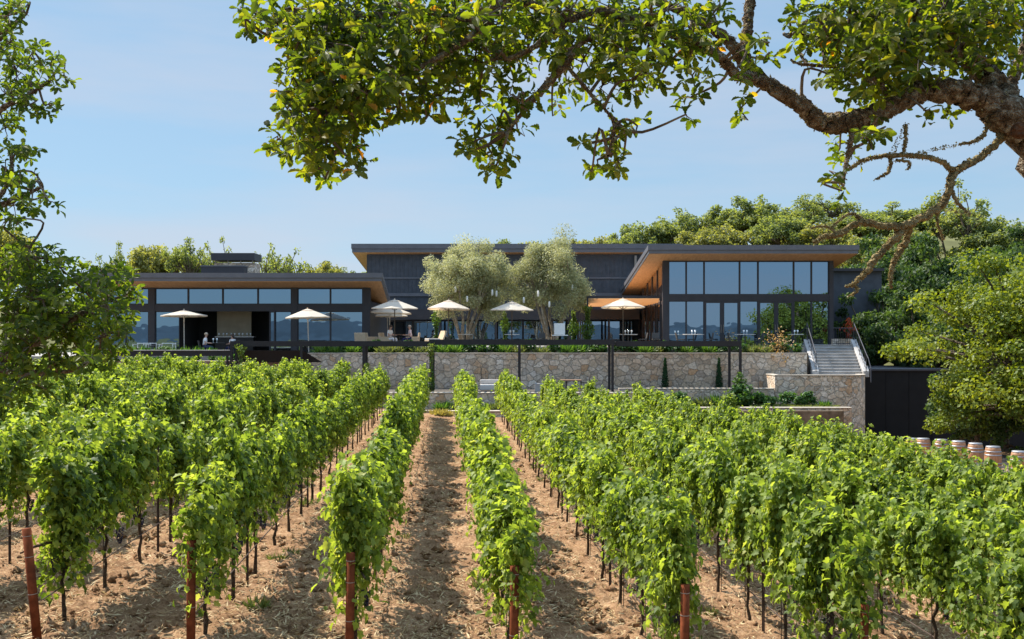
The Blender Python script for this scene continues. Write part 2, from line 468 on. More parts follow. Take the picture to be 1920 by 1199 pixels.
def lattice_noise(x, y, scale, seed):
    g = np.random.default_rng(seed).random((256, 256))
    u, v = x * scale, y * scale
    i, j = np.floor(u).astype(int), np.floor(v).astype(int)
    a, b = u - i, v - j
    a, b = a * a * (3 - 2 * a), b * b * (3 - 2 * b)
    i0, j0, i1, j1 = i % 256, j % 256, (i + 1) % 256, (j + 1) % 256
    return (g[i0, j0] * (1 - a) + g[i1, j0] * a) * (1 - b) + (g[i0, j1] * (1 - a) + g[i1, j1] * a) * b


def axis(dense):
    far = [70, 90, 120, 170, 240, 350, 520, 800, 1200, 1800]
    lo, hi = dense[0], dense[-1]
    return np.array([-f for f in reversed(far) if -f < lo - 3] + list(dense) + [f for f in far if f > hi + 3], float)


def build_ground():
    xs = axis(np.concatenate([np.arange(-60, -12, 2.0), np.arange(-12, -7, .25), np.arange(-7, 8, .055), np.arange(8, 14, .25), np.arange(14, 61, 2.0)]))
    yd = [-40, -20, -8, 0, 4, 7]
    y = 8.5
    while y < 50:
        yd.append(y); y += .045 * max(1, (y / 13) ** 1.6)
    yd += list(np.arange(51, 130, 2.5))
    ys = axis(np.array(yd))
    X, Y = np.meshgrid(xs, ys)
    Z = gz(X, Y)
    near = sm((52 - Y) / 6) * sm((Y - 4) / 3)
    c1 = lattice_noise(X, Y, 1.3, 1) - .5
    c2 = lattice_noise(X, Y, 5.5, 2) - .5
    c3 = np.maximum(lattice_noise(X, Y, 10.5, 3) - .55, 0) * lattice_noise(X, Y, .9, 4)
    c4 = lattice_noise(X + .3, Y, 17, 5) - .5
    Z = Z + near * (c1 * .08 + c2 * .055 + c3 * .20 + c4 * .045)
    ny, nx = X.shape
    co = np.stack([X, Y, Z], -1).reshape(-1, 3)
    idx = np.arange(ny * nx).reshape(ny, nx)
    f = np.stack([idx[:-1, :-1], idx[:-1, 1:], idx[1:, 1:], idx[1:, :-1]], -1).reshape(-1, 4)
    me = np_mesh('ground', co, f, M['soil'], smooth=True)
    me.materials.append(M['meadow'])
    cy = co[f[:, 0], 1]; cx = co[f[:, 0], 0]
    me.polygons.foreach_set('material_index', ((cy > 62) | (cy < -10) | (np.abs(cx) > 45)).astype(np.int32))
    tag(link('ground', me), kind='structure')


build_ground()

# hills behind the viewer (seen mirrored in the windows)
xs = np.linspace(-1500, 1500, 90); ys = np.linspace(-1500, -620, 14)
X, Y = np.meshgrid(xs, ys)
H = (lattice_noise(X + 2000, Y + 3000, .0032, 8) * 46 + lattice_noise(X + 2000, Y + 3000, .011, 9) * 14 + 10) * .42 * sm((-600 - Y) / 260)
co = np.stack([X, Y, H - 1], -1).reshape(-1, 3)
idx = np.arange(X.size).reshape(X.shape)
f = np.stack([idx[:-1, :-1], idx[:-1, 1:], idx[1:, 1:], idx[1:, :-1]], -1).reshape(-1, 4)
tag(link('hills', np_mesh('hills', co, f, M['hill'], smooth=True)), kind='structure')

# ------------------------------------------------------------------ vineyard
ROW_S, ROW_K, Y0 = 1.82, -.0658, 11.1
ROW_ANG = math.atan2(1, ROW_K)
VSP = 1.62


def row_y(j): return min(13.5, max(9.6, Y0 - .2 * j))


def row_x(j, y): return .02 + ROW_S * j + ROW_K * (y - Y0)


def vine_foliage(seed, end=False):
    g = np.random.default_rng(seed)
    pos, nn, tt, ss = [], [], [], []
    cl = g.uniform(-.66, .66, 6); clh = g.uniform(-.16, .2, 6)
    for s in range(106):
        u0 = float(np.clip(g.choice(cl) + g.normal(0, .12), -.80, .80))
        side = 1 if s % 2 else -1
        lump = clh[np.argmin(np.abs(cl - u0))]
        top = g.uniform(1.70, 2.02) + lump + (.24 if g.random() < .14 else 0) - .42 * (abs(u0) / .8) ** 2.5
        spread = (abs(g.normal(.10, .085)) + .015) * (1.2 - .5 * (abs(u0) / .85) ** 2)
        bottom = .50 + spread * 2.0 * g.uniform(.3, 1.15) + g.random() ** 1.3 * .64
        if end: bottom = .10 + (bottom - .42) * .8 + abs(u0) * .2
        du = g.normal(0, .13)
        if g.random() < .16:           # upright shoot
            bottom = top - .15
        n = int(g.integers(18, 27))
        t = np.sort(g.random(n))
        up = np.minimum(t / .45, 1); dn = np.clip((t - .45) / .55, 0, 1)
        x = u0 + du * t + g.normal(0, .036, n)
        y = side * spread * (up * .55 + dn ** .7 * .45) + g.normal(0, .042, n)
        z = np.where(t < .45, 1.0 + (top - 1.0) * np.sin(up * math.pi / 2), top + (bottom - top) * dn ** 1.25) + g.normal(0, .05, n)
        pos.append(np.stack([x, y, z], 1))
        a = np.clip((z - 1.55) / .45, 0, 1)[:, None]
        nv = np.array([[0, side, 0]]) * (1 - .45 * a) + np.array([[0, 0, 1]]) * (.22 + .42 * a) + g.normal(0, .58, (n, 3))
        tv = np.array([[0, side * .35, -1.0]]) + g.normal(0, .4, (n, 3))
        nn.append(nv); tt.append(tv); ss.append(g.uniform(.048, .115, n))
    pos, nn, tt, ss = map(np.concatenate, (pos, nn, tt, ss))
    co, f, tint = scatter(VINE_LEAF, pos, nn, tt, ss, seed)
    # young tip leaves on top are yellower, old ones low down darker: the leaves' own colour
    age = np.repeat(g.normal(0, .1, len(pos)), len(VINE_LEAF[0]))
    return np_mesh('vine_foliage', co, f, M['vine'], np.clip(tint * .93 + age * .5, 0, .97) + (tint > .994) * .05, smooth=False)


def vine_trunk(seed):
    g = random.Random(seed)
    b = MB()
    pts = [(g.uniform(-.02, .02) * i, g.uniform(-.018, .018) * (i > 0), -.12 + 1.14 * i / 7) for i in range(8)]
    b.tube(pts, [.032, .027, .024, .022, .022, .023, .025, .022], 7, noise=.15, rng=g)
    for s in (-1, 1):
        b.tube([(pts[-1][0], pts[-1][1], 1.0)] + [(s * .27 * i, g.uniform(-.02, .02), 1.03 + g.uniform(-.02, .02)) for i in (1, 2, 3)], [.02, .018, .015, .01], 6, noise=.1, rng=g)
    return b.mesh('vine_trunk', M['vinebark'], True)


def grape_mesh(seed):
    g = np.random.default_rng(seed)
    n = 90
    z = g.random(n)
    r = .042 * (1 - z) ** .6 + .008
    a = g.uniform(0, 6.28, n)
    b = MB()
    for i in range(n):
        c = (r[i] * math.cos(a[i]), r[i] * math.sin(a[i]), -.2 * z[i])
        b.lathe([(.001, -.009), (.0095, -.005), (.0095, .005), (.001, .009)], 6, c)
    return b.mesh('grape_cluster', M['grape'], True)


FOL = [vine_foliage(100 + i) for i in range(9)]
FOLE = [vine_foliage(150 + i, True) for i in range(3)]
TRK = [vine_trunk(i) for i in range(5)]
GRP = grape_mesh(3)
STK = MB().tube([(0, 0, -.2), (0, 0, 1.35)], .006, 6).mesh('stake', M['stake'])
ORD = 'zeroth first second third fourth fifth sixth seventh eighth ninth tenth eleventh twelfth thirteenth fourteenth fifteenth sixteenth seventeenth eighteenth nineteenth twentieth'.split()
TENS = {20: 'twentieth', 21: 'twenty-first', 22: 'twenty-second', 23: 'twenty-third', 24: 'twenty-fourth', 25: 'twenty-fifth'}
def ordinal(i): return ORD[i] if i < 20 else TENS[i]


def rowname(j):
    if j < 0: return 'first row left of the central aisle' if j == -1 else f'{ordinal(-j)} row left of the central aisle'
    return 'first row right of the central aisle' if j == 0 else f'{ordinal(j + 1)} row right of the central aisle'


FAR = {0: 46.5, 1: 46, 2: 45, 3: 44, 4: 42.5, 5: 37, 6: 30}


def build_vines():
    rr = random.Random(5)
    protoV = None
    for j in range(-12, 7):
        far = FAR.get(j, 46.8)
        yj = row_y(j)
        n = int((far - yj - .6) / VSP) + 1
        for i in range(n):
            y = yj + .75 + i * VSP + rr.uniform(-.08, .08)
            x = row_x(j, y)
            if abs(x) > .505 * y + 2.6: continue
            from_far = n - i
            front_seen = abs(row_x(j, yj)) < .505 * yj + .3
            where = f'{ordinal(i + 1)} grapevine from the front post' if front_seen and i < n / 2 else f'{ordinal(from_far)} grapevine from the terrace end'
            z = float(gz(x, y))
            flip = math.pi if rr.random() < .5 else 0
            e = empty('grapevine', (x, y, z), ROW_ANG + flip + rr.uniform(-.05, .05), f'{where} in the {rowname(j)}', 'grapevine', 'grapevines trained in rows')
            sc = rr.uniform(.88, 1.10)
            fo = link('foliage', rr.choice(FOLE if i == 0 else FOL), e)
            fo.scale = (rr.uniform(.95, 1.1), rr.uniform(.9, 1.15), sc)
            link('trunk', rr.choice(TRK), e).rotation_euler = (0, 0, rr.uniform(-.3, .3))
            if y < 26:
                s = link('stake', STK, e); s.location = (.06, .03, 0)
            if y < 22:
                for k in range(2):
                    gp = link('grape_cluster', GRP, e)
                    gp.location = (rr.uniform(-.6, .6), rr.uniform(-.16, .16), rr.uniform(.78, .98)); gp.scale = [rr.uniform(.8, 1.15)] * 3
        # rusty end post with wires tied round it
        if abs(row_x(j, yj)) < .505 * yj + .9:
            x = row_x(j, yj)
            names = {-3: 'leaning rust-red steel end post, leftmost one at the front', -2: 'rust-red end post at the front of the second row left of the aisle',
                     -1: 'rust-red end post half covered by leaves beside the central aisle left edge', 0: 'rust-red end post at the front, just right of the central aisle',
                     1: 'rust-red end post at the front of the second row right of the aisle', 2: 'rust-red end post at the front of the third row right of the aisle',
                     3: 'rust-red end post at the front of the fourth row right of the aisle', -4: 'rust-red end post at the front of the fourth row left of the aisle'}
            z = float(gz(x, yj))
            p = empty('trellis_end_post', (x, yj, z), 0, names.get(j, 'rust-red steel end post'), 'post', 'rust-red end posts at the row fronts')
            p.rotation_euler = (0, R({-3: -5.5, -1: .6, 2: 1.5}.get(j, .4)), 0)
            MB().tube([(0, 0, -.3), (0, 0, 1.31)], .05, 14).build('post', M['rust'], p, True)
            for k, h in enumerate((.55, .98, 1.22)):
                b = MB()
                b.lathe([(.0525, h), (.0525, h + .008)], 14)
                b.build('wire_tie', M['wire'], p)
        if -5 <= j <= 5:
            ys_ = np.arange(yj + .05, far, 1.62)
            hz = [(row_x(j, y) + .03, y, float(gz(row_x(j, y), y)) + .44 + .025 * math.sin(y * 3.9)) for y in ys_ if abs(row_x(j, y)) < .505 * y + 1]
            tag(MB().tube(hz, .009, 6).build('drip_hose', M['stake']), f'thin black drip hose strung low along the {rowname(j)}', 'drip hose', 'drip hoses along the rows')
        # dark steel line posts between vines
        cnt = 0
        nl = [y for y in np.arange(yj + 2 * VSP + .05 + (j % 2) * VSP, far - 1, 4 * VSP) if abs(row_x(j, y)) < .505 * y + .2]
        for y in nl:
            cnt += 1
            x = row_x(j, y)
            t = MB().box(-.02, .02, -.003, .003, -.2, 1.75).box(-.003, .003, -.026, -.003, -.2, 1.75)
            o = t.build('trellis_line_post', M['stake'])
            o.location = (x, y, float(gz(x, y)))
            tag(o, f'dark line post, {ordinal(cnt)} from the front in the {rowname(j)}', 'post', 'dark steel line posts between the vines')


build_vines()


def litter():
    g = np.random.default_rng(21)
    n = 130000
    y = 9.6 + 36 * g.random(n) ** 1.9
    x = g.uniform(-.52, .52, n) * (y + 2)
    fr = (x - (.02 + ROW_K * (y - Y0))) / ROW_S
    keep = (g.random(n) < .35 + .65 * np.abs(np.sin(fr * math.pi)) ** .5) & (lattice_noise(x, y, .9, 4) + .4 * g.random(n) > .45)
    x, y = x[keep], y[keep]; n = len(x)
    z = gz(x, y) + .045 * g.random(n) + .02
    a = g.uniform(0, 6.28, n)
    tip = np.stack([np.cos(a), np.sin(a), g.normal(0, .18, n)], 1)
    nv = np.array([[0, 0, 1.0]]) + g.normal(0, .35, (n, 3))
    tpl = (NARROW[0] * np.array([.55, 1, 1]), NARROW[1])
    co, f, t = scatter(tpl, np.stack([x, y, z], 1), nv, tip, g.uniform(.035, .12, n) * (1 + y / 45), 22)
    tag(link('straw_litter', np_mesh('straw_litter', co, f, M['straw'], t)), 'dry straw strewn over the bare soil between rows', 'straw', kind='stuff')
    # clods of soil
    n = 11000
    y = 9.6 + 24 * g.random(n) ** 1.6
    x = g.uniform(-.52, .52, n) * (y + 1)
    z = gz(x, y)
    base = np.array([(1, 0, 0), (-1, 0, 0), (0, 1, 0), (0, -1, 0), (0, 0, 1), (0, 0, -.6)], float)
    s = .016 + .075 * g.random(n) ** 3.4
    v = base[None] * s[:, None, None] * g.uniform(.6, 1.4, (n, 6, 3)) + g.normal(0, 1, (n, 6, 3)) * s[:, None, None] * .18
    co = v + np.stack([x, y, z + .02], 1)[:, None]
    tf = np.array([(0, 2, 4), (2, 1, 4), (1, 3, 4), (3, 0, 4), (2, 0, 5), (1, 2, 5), (3, 1, 5), (0, 3, 5)])
    f = (tf[None] + (np.arange(n) * 6)[:, None, None]).reshape(-1, 3)
    tag(link('soil_clods', np_mesh('soil_clods', co.reshape(-1, 3), f, M['soil'], smooth=True)), 'loose brown clods lying on the vineyard soil', 'soil', kind='stuff')


litter()


def tuft(seed, n, h, spread, mat, name):
    g = np.random.default_rng(seed)
    a = g.uniform(0, 6.28, n); r = spread * np.sqrt(g.random(n))
    pos = np.stack([r * np.cos(a), r * np.sin(a), np.full(n, -.02)], 1)
    tip = np.stack([np.cos(a) * .6, np.sin(a) * .6, np.full(n, 1.0)], 1) + g.normal(0, .25, (n, 3))
    nv = g.normal(0, 1, (n, 3))
    co, f, t = scatter((NARROW[0] * np.array([.6, 1, 1]), NARROW[1]), pos, nv, tip, g.uniform(.5, 1, n) * h, seed)
    return np_mesh(name, co, f, mat, t)


WEED = [tuft(i, 90, .22, .12, M['weed'], 'weed') for i in (31, 32)]
for k, (px, py) in enumerate([(520, 1050), (545, 1040), (480, 1140), (758, 1010), (905, 1108), (895, 1085), (1015, 900), (575, 945), (1330, 1150), (1005, 880), (640, 880), (745, 875)]):
    Y = FPX * CAMZ / (py - HOR)
    x = PX(px, Y)
    Y = FPX * (CAMZ - float(gz(x, Y))) / (py - HOR); x = PX(px, Y)
    o = link('weed', WEED[k % 2])
    o.location = (x, Y, float(gz(x, Y))); o.rotation_euler = (0, 0, k); o.scale = [random.uniform(.7, 1.3)] * 3
    tag(o, 'small green weed sprouting from the bare soil between vine rows', 'weed', 'small weeds between the rows')
GR = tuft(41, 260, .42, .3, M['drygrass'], 'dry_grass_tuft')
for k, (px, py, s) in enumerate([(825, 790, 1), (835, 791, .9), (868, 792, .5), (818, 788, .8)]):
    o = link('dry_grass_tuft', GR); x = PX(px, 47.6)
    o.location = (x, 47.6 + .1 * k, float(gz(x, 47.6))); o.scale = (s, s, s); o.rotation_euler = (0, 0, 2.1 * k)
    tag(o, 'yellow dry grass tuft at the far end of the central aisle', 'grass tuft', 'dry grass tufts at the aisle end')

# ------------------------------------------------------------------ trees
def catmull(pts, sub=6):
    pts = [np.array(p, float) for p in pts]
    out = []
    for i in range(len(pts) - 1):
        p0, p1, p2, p3 = pts[max(i - 1, 0)], pts[i], pts[i + 1], pts[min(i + 2, len(pts) - 1)]
        for k in range(sub):
            t = k / sub
            out.append(.5 * (2 * p1 + (p2 - p0) * t + (2 * p0 - 5 * p1 + 4 * p2 - p3) * t * t + (3 * p1 - p0 - 3 * p2 + p3) * t ** 3))
    out.append(pts[-1])
    return out


def tree_meshes(name, seed, rx, rz, cz, tr, leafmat_, barkm, clumps=46, per=110, leaf=.3, tpl=DIAMOND, flat=.75, tight=.2, stems=1, hollow=.35, limbs=None, lean=(0, 0), low=-.35):
    """trunk mesh (with limbs) and crown mesh, base at the origin"""
    g = np.random.default_rng(seed)
    b = MB()
    rr = random.Random(seed)
    d = nrm(g.normal(0, 1, (clumps, 3)))
    d[:, 2] = np.where(d[:, 2] < low, -d[:, 2] * .6, d[:, 2])
    ph = g.uniform(0, 6.28, 4)
    az = np.arctan2(d[:, 1], d[:, 0])
    bump = 1 + .16 * np.sin(3 * az + ph[0]) + .12 * np.sin(2 * az + 4 * d[:, 2] + ph[1])
    rad = (hollow + (1 - hollow) * g.random(clumps) ** .5) * bump * g.uniform(.8, 1.1, clumps)
    c = d * rad[:, None] * np.array([rx, rx, rz]) + np.array([lean[0], lean[1], cz])
    roots = []
    for s in range(stems):
        a = 2 * math.pi * s / stems + rr.uniform(-.5, .5)
        sp = 0 if stems == 1 else .28
        k = cz - rz * .45
        out = rx * (.12 if stems == 1 else .42)
        pts = [(sp * .5 * math.cos(a), sp * .5 * math.sin(a), -.3)]
        for q in (.3, .65, 1):
            pts.append((lean[0] * q * .7 + math.cos(a) * (sp * .5 + out * q) + rr.uniform(-.1, .1), lean[1] * q * .7 + math.sin(a) * (sp * .5 + out * q) + rr.uniform(-.1, .1), k * q))
        pts = catmull(pts, 4)
        n = len(pts)
        b.tube(pts, [tr * (1.25 if i == 0 else 1 - .55 * i / n) for i in range(n)], 8, noise=.1, rng=rr)
        roots += [pts[i] for i in range(n // 2, n)]
    roots = np.array(roots)
    for i in range(0, clumps, 1 if limbs is None else limbs):
        e = c[i]
        q = roots[np.argmin(np.linalg.norm(roots - e, axis=1) + np.maximum(roots[:, 2] - e[2], 0) * 2)]
        mid = (q + e) / 2 + np.array([rr.uniform(-.1, .1) * rx, rr.uniform(-.1, .1) * rx, .12 * rz])
        pts = catmull([q, mid, e], 4)
        n = len(pts)
        b.tube(pts, [tr * .42 * (1 - .85 * k / (n - 1)) + .012 for k in range(n)], 5, cap=False, rng=rr)
    # leaves: clumps of many small faces
    N = clumps * per
    ci = np.repeat(np.arange(clumps), per)
    cr = g.uniform(.7, 1.35, clumps) * tight * (rx + rz) / 2
    off = g.normal(0, 1, (N, 3)); off = nrm(off) * (g.random((N, 1)) ** .45)
    pos = c[ci] + off * cr[ci][:, None] * np.array([1.15, 1.15, flat])
    nn = off * .7 + np.array([[0, 0, .45]]) + g.normal(0, .55, (N, 3))
    tt = g.normal(0, 1, (N, 3)) + np.array([[0, 0, -.25]]) + off * .6
    co, f, tint = scatter(tpl, pos, nn, tt, g.uniform(.65, 1.25, N) * leaf, seed)
    # every clump is a branch with its own leaf age and hue
    tint = np.clip(tint * .62 + np.repeat(g.uniform(-.08, .42, clumps)[ci], len(tpl[0])), 0, 1)
    return b.mesh(name + '_trunk', barkm, True), np_mesh(name + '_crown', co, f, leafmat_, tint)


def plant_tree(name, meshes, loc, label, cat='tree', group=None, rz=0, s=(1, 1, 1)):
    e = empty(name, loc, rz, label, cat, group)
    e.scale = s
    link('trunk', meshes[0], e); link('crown', meshes[1], e)
    return e


# two multi-stemmed olive trees on the terrace
FLOOR, LFLOOR, MID = 3.3, 2.85, 1.08
oa = tree_meshes('olive', 11, 2.38, 2.6, 3.78, .12, M['olive'], M['olivebark'], 140, 430, .175, NARROW, 1.0, .22, stems=6, hollow=.25, limbs=2, low=-.75)
ob = tree_meshes('olive', 12, 2.28, 2.65, 3.92, .12, M['olive'], M['olivebark'], 140, 430, .175, NARROW, 1.0, .22, stems=6, hollow=.25, limbs=2, low=-.75)
plant_tree('olive_tree', oa, (PX(874, 61.5), 61.5, FLOOR), 'silvery olive tree with broad round crown above the two middle umbrellas, the wider of two', 'olive tree', 'olive trees on the terrace', .6)
plant_tree('olive_tree', ob, (PX(1034, 62.2), 62.2, FLOOR), 'silvery olive tree beside the white cart and ivy-covered pergola, taller of the two', 'olive tree', 'olive trees on the terrace', 2.2, (1, 1, 1.03))

# woodland behind
FT = [tree_meshes('far_oak', 50 + i, 3.3, 2.7, 5.4, .26, M['wood_far'], M['bark'], 85, 105, .29, hollow=.3, tight=.17, flat=1.05, limbs=2) for i in range(4)]
FG = [tree_meshes('golden_oak', 60 + i, 3.4, 2.6, 4.8, .26, M['wood_gold'], M['bark'], 85, 110, .28, hollow=.3, tight=.17, flat=1.05, limbs=2) for i in range(2)]
FS = [tree_meshes('open_oak', 70 + i, 2.9, 2.5, 5.8, .16, M['wood_far'], M['bark'], 64, 50, .25, hollow=.35, tight=.15, stems=3, flat=1.0) for i in range(3)]
FB = [tree_meshes('bare_oak', 75, 2.9, 2.3, 4.6, .14, M['wood_far'], M['bark'], 64, 24, .24, hollow=.2, tight=.13, stems=4)]
FD = [tree_meshes('evergreen', 80 + i, 4.0, 3.6, 4.6, .3, M['wood_dark'], M['bark'], 110, 130, .27, hollow=.4, tight=.16, flat=.65) for i in range(3)]

# (photo column, photo row of the crown's top, distance, mesh set, width scale, label)
WOODS = [
    (8, 418, 96, FG, .8, 'golden-green oak half hidden behind the foreground oak leaves'),
    (216, 450, 98, FS, .62, 'small dark oak at the outer end of the trees behind the low wing'),
    (286, 455, 102, FG, .8, 'round golden-green oak behind the roof, left of the stone chimney'),
    (345, 440, 100, FS, .78, 'open-crowned oak behind the roof with bare stems showing, before the chimney'),
    (408, 442, 103, FS, .68, 'dark open oak rising directly behind the rooftop chimney'),
    (372, 484, 106, FG, .55, 'low golden oak filling the gap between two open oaks'),
    (520, 456, 97, FB, .95, 'almost bare twisting oak standing right of the rooftop chimney'),
    (604, 486, 104, FG, .75, 'low yellow-green oak between the bare oak and the tall roof'),
    (665, 498, 112, FT, .6, 'small oak crown just showing at the edge of the low roof'),
    (950, 446, 118, FT, .8, 'far oak crown peeping over the tall roof between the olive trees'),
    (1000, 450, 121, FG, .7, 'far golden oak crown peeping over the roof beside the olive tree'),
    (1085, 444, 124, FG, .8, 'far golden oak crown over the roof right of both olive trees'),
    (1130, 440, 120, FG, .8, 'far yellow-green oak where the hillside wood begins'),
    (1185, 418, 116, FT, .85, 'hillside oak at the lower end of the wooded slope'),
    (1240, 402, 114, FT, .95, 'second oak up the wooded slope above the glass pavilion'),
    (1305, 388, 116, FS, 1.1, 'airy hillside oak with see-through crown above the pavilion'),
    (1345, 420, 108, FG, 1.0, 'golden-green rounded oak in front of the slope, over the pavilion roof'),
    (1405, 366, 114, FT, 1.15, 'tall hillside oak, highest above the middle of the pavilion roof'),
    (1462, 395, 108, FT, 1.0, 'hillside oak in front of the taller pair above the pavilion'),
    (1500, 362, 115, FS, 1.1, 'tall airy oak on the slope above the pavilion roof end'),
    (1555, 364, 117, FS, 1.15, 'tall airy oak on the slope behind the hanging dead branch'),
    (1530, 415, 106, FG, .95, 'yellow-green oak in front of the airy tall oaks'),
    (1610, 392, 110, FT, 1.1, 'hillside oak behind the lowest twigs of the dead branch'),
    (1672, 382, 108, FT, 1.1, 'hillside oak seen through the fork of the dead branch'),
    (1730, 370, 105, FT, 1.05, 'dense hillside oak beside the tall open oak'),
    (1800, 336, 100, FS, 1.15, 'tall open oak with several bare stems, highest at the wood end'),
    (1860, 400, 98, FT, 1.0, 'dense oak right of the tall open oak'),
    (1925, 415, 92, FD, .8, 'dark tree cut by the edge of the picture above the bright tree'),
    (1648, 425, 98, FT, .85, 'low hillside oak filling the slope under the dead branch fork'),
    (1600, 440, 96, FG, .75, 'low golden oak on the slope just above the pavilion roof tip'),
    (1700, 425, 99, FG, .8, 'low golden oak on the slope behind the dark evergreens'),
    (1570, 445, 100, FT, .7, 'low oak crown just above the pavilion roof end'),
    (1655, 455, 78, FD, .95, 'dark evergreen behind the tip of the pavilion roof'),
    (1720, 430, 84, FD, 1.0, 'dark evergreen in the middle of the shaded wood'),
    (1790, 440, 80, FD, 1.0, 'dark evergreen right above the bright tree crown'),
    (1880, 450, 76, FD, 1.0, 'dark evergreen between the bright tree and the wood edge'),
    (1640, 540, 70, FD, .72, 'dark shaded evergreen right beside the pavilion end wall'),
    (1700, 540, 66, FD, .72, 'dark shaded evergreen above the black wall'),
    (1760, 575, 62, FD, .7, 'dark low evergreen filling the gap behind the bright tree'),
]
for k, (px, py, Y, ms, s, lab) in enumerate(WOODS):
    m = ms[k % len(ms)]
    x = PX(px, Y); top = PZ(py, Y)
    h = max(v.co.z for v in m[1].vertices) if 'h' not in m[1] else m[1]['h']
    m[1]['h'] = h
    z = float(gz(x, Y)) - .2
    need = (top - z) / h
    plant_tree('evergreen_tree' if ms is FD else 'oak_tree', m, (x, Y, z), lab, 'tree', 'trees of the wood behind the buildings', k * 1.7, (s * 1.12, s * 1.12, need))
    if need < s * .8 or need > s * 1.5: print('tree', k, px, 'zscale', round(need, 2), 'w', s)

# bright evergreen in front of the black wall
bt = tree_meshes('bay', 90, 4.75, 3.9, 4.55, .3, M['bright'], M['bark'], 140, 340, .18, hollow=.45, tight=.185, flat=.7, lean=(-.6, -.3), low=-.85)
bz = float(gz(22.2, 45))
e = plant_tree('bay_tree', bt, (PX(1934, 45), 45, bz), 'bright yellow-green broad evergreen standing over the row of barrels', 'tree', None, .4)
b = MB()
b.tube(catmull([(2.2, -.6, -.1), (1.2, -.8, 1.3), (-.3, -1.1, 2.6), (-1.6, -1.0, 3.4), (-2.4, -.8, 4.0)], 5), [.26 - .009 * i for i in range(21)], 8, noise=.1)
b.build('limb', M['bark'], e, True)
dk = tree_meshes('understory', 93, 2.0, 1.8, 2.5, .2, M['wood_dark'], M['bark'], 60, 110, .19, hollow=.3, tight=.2, low=-.9)
plant_tree('evergreen_tree', dk, (PX(1826, 49), 49, float(gz(PX(1826, 49), 49))), 'dark shaded trunk under the bright tree, beside the black wall', 'tree', None, 0, (1, 1, 1.1))
plant_tree('evergreen_tree', dk, (PX(1890, 47), 47, float(gz(PX(1890, 47), 47)) - .6), 'dark bushy undergrowth tree beneath the bright crown, over the last barrels', 'tree', None, 2, (.9, .9, .9))


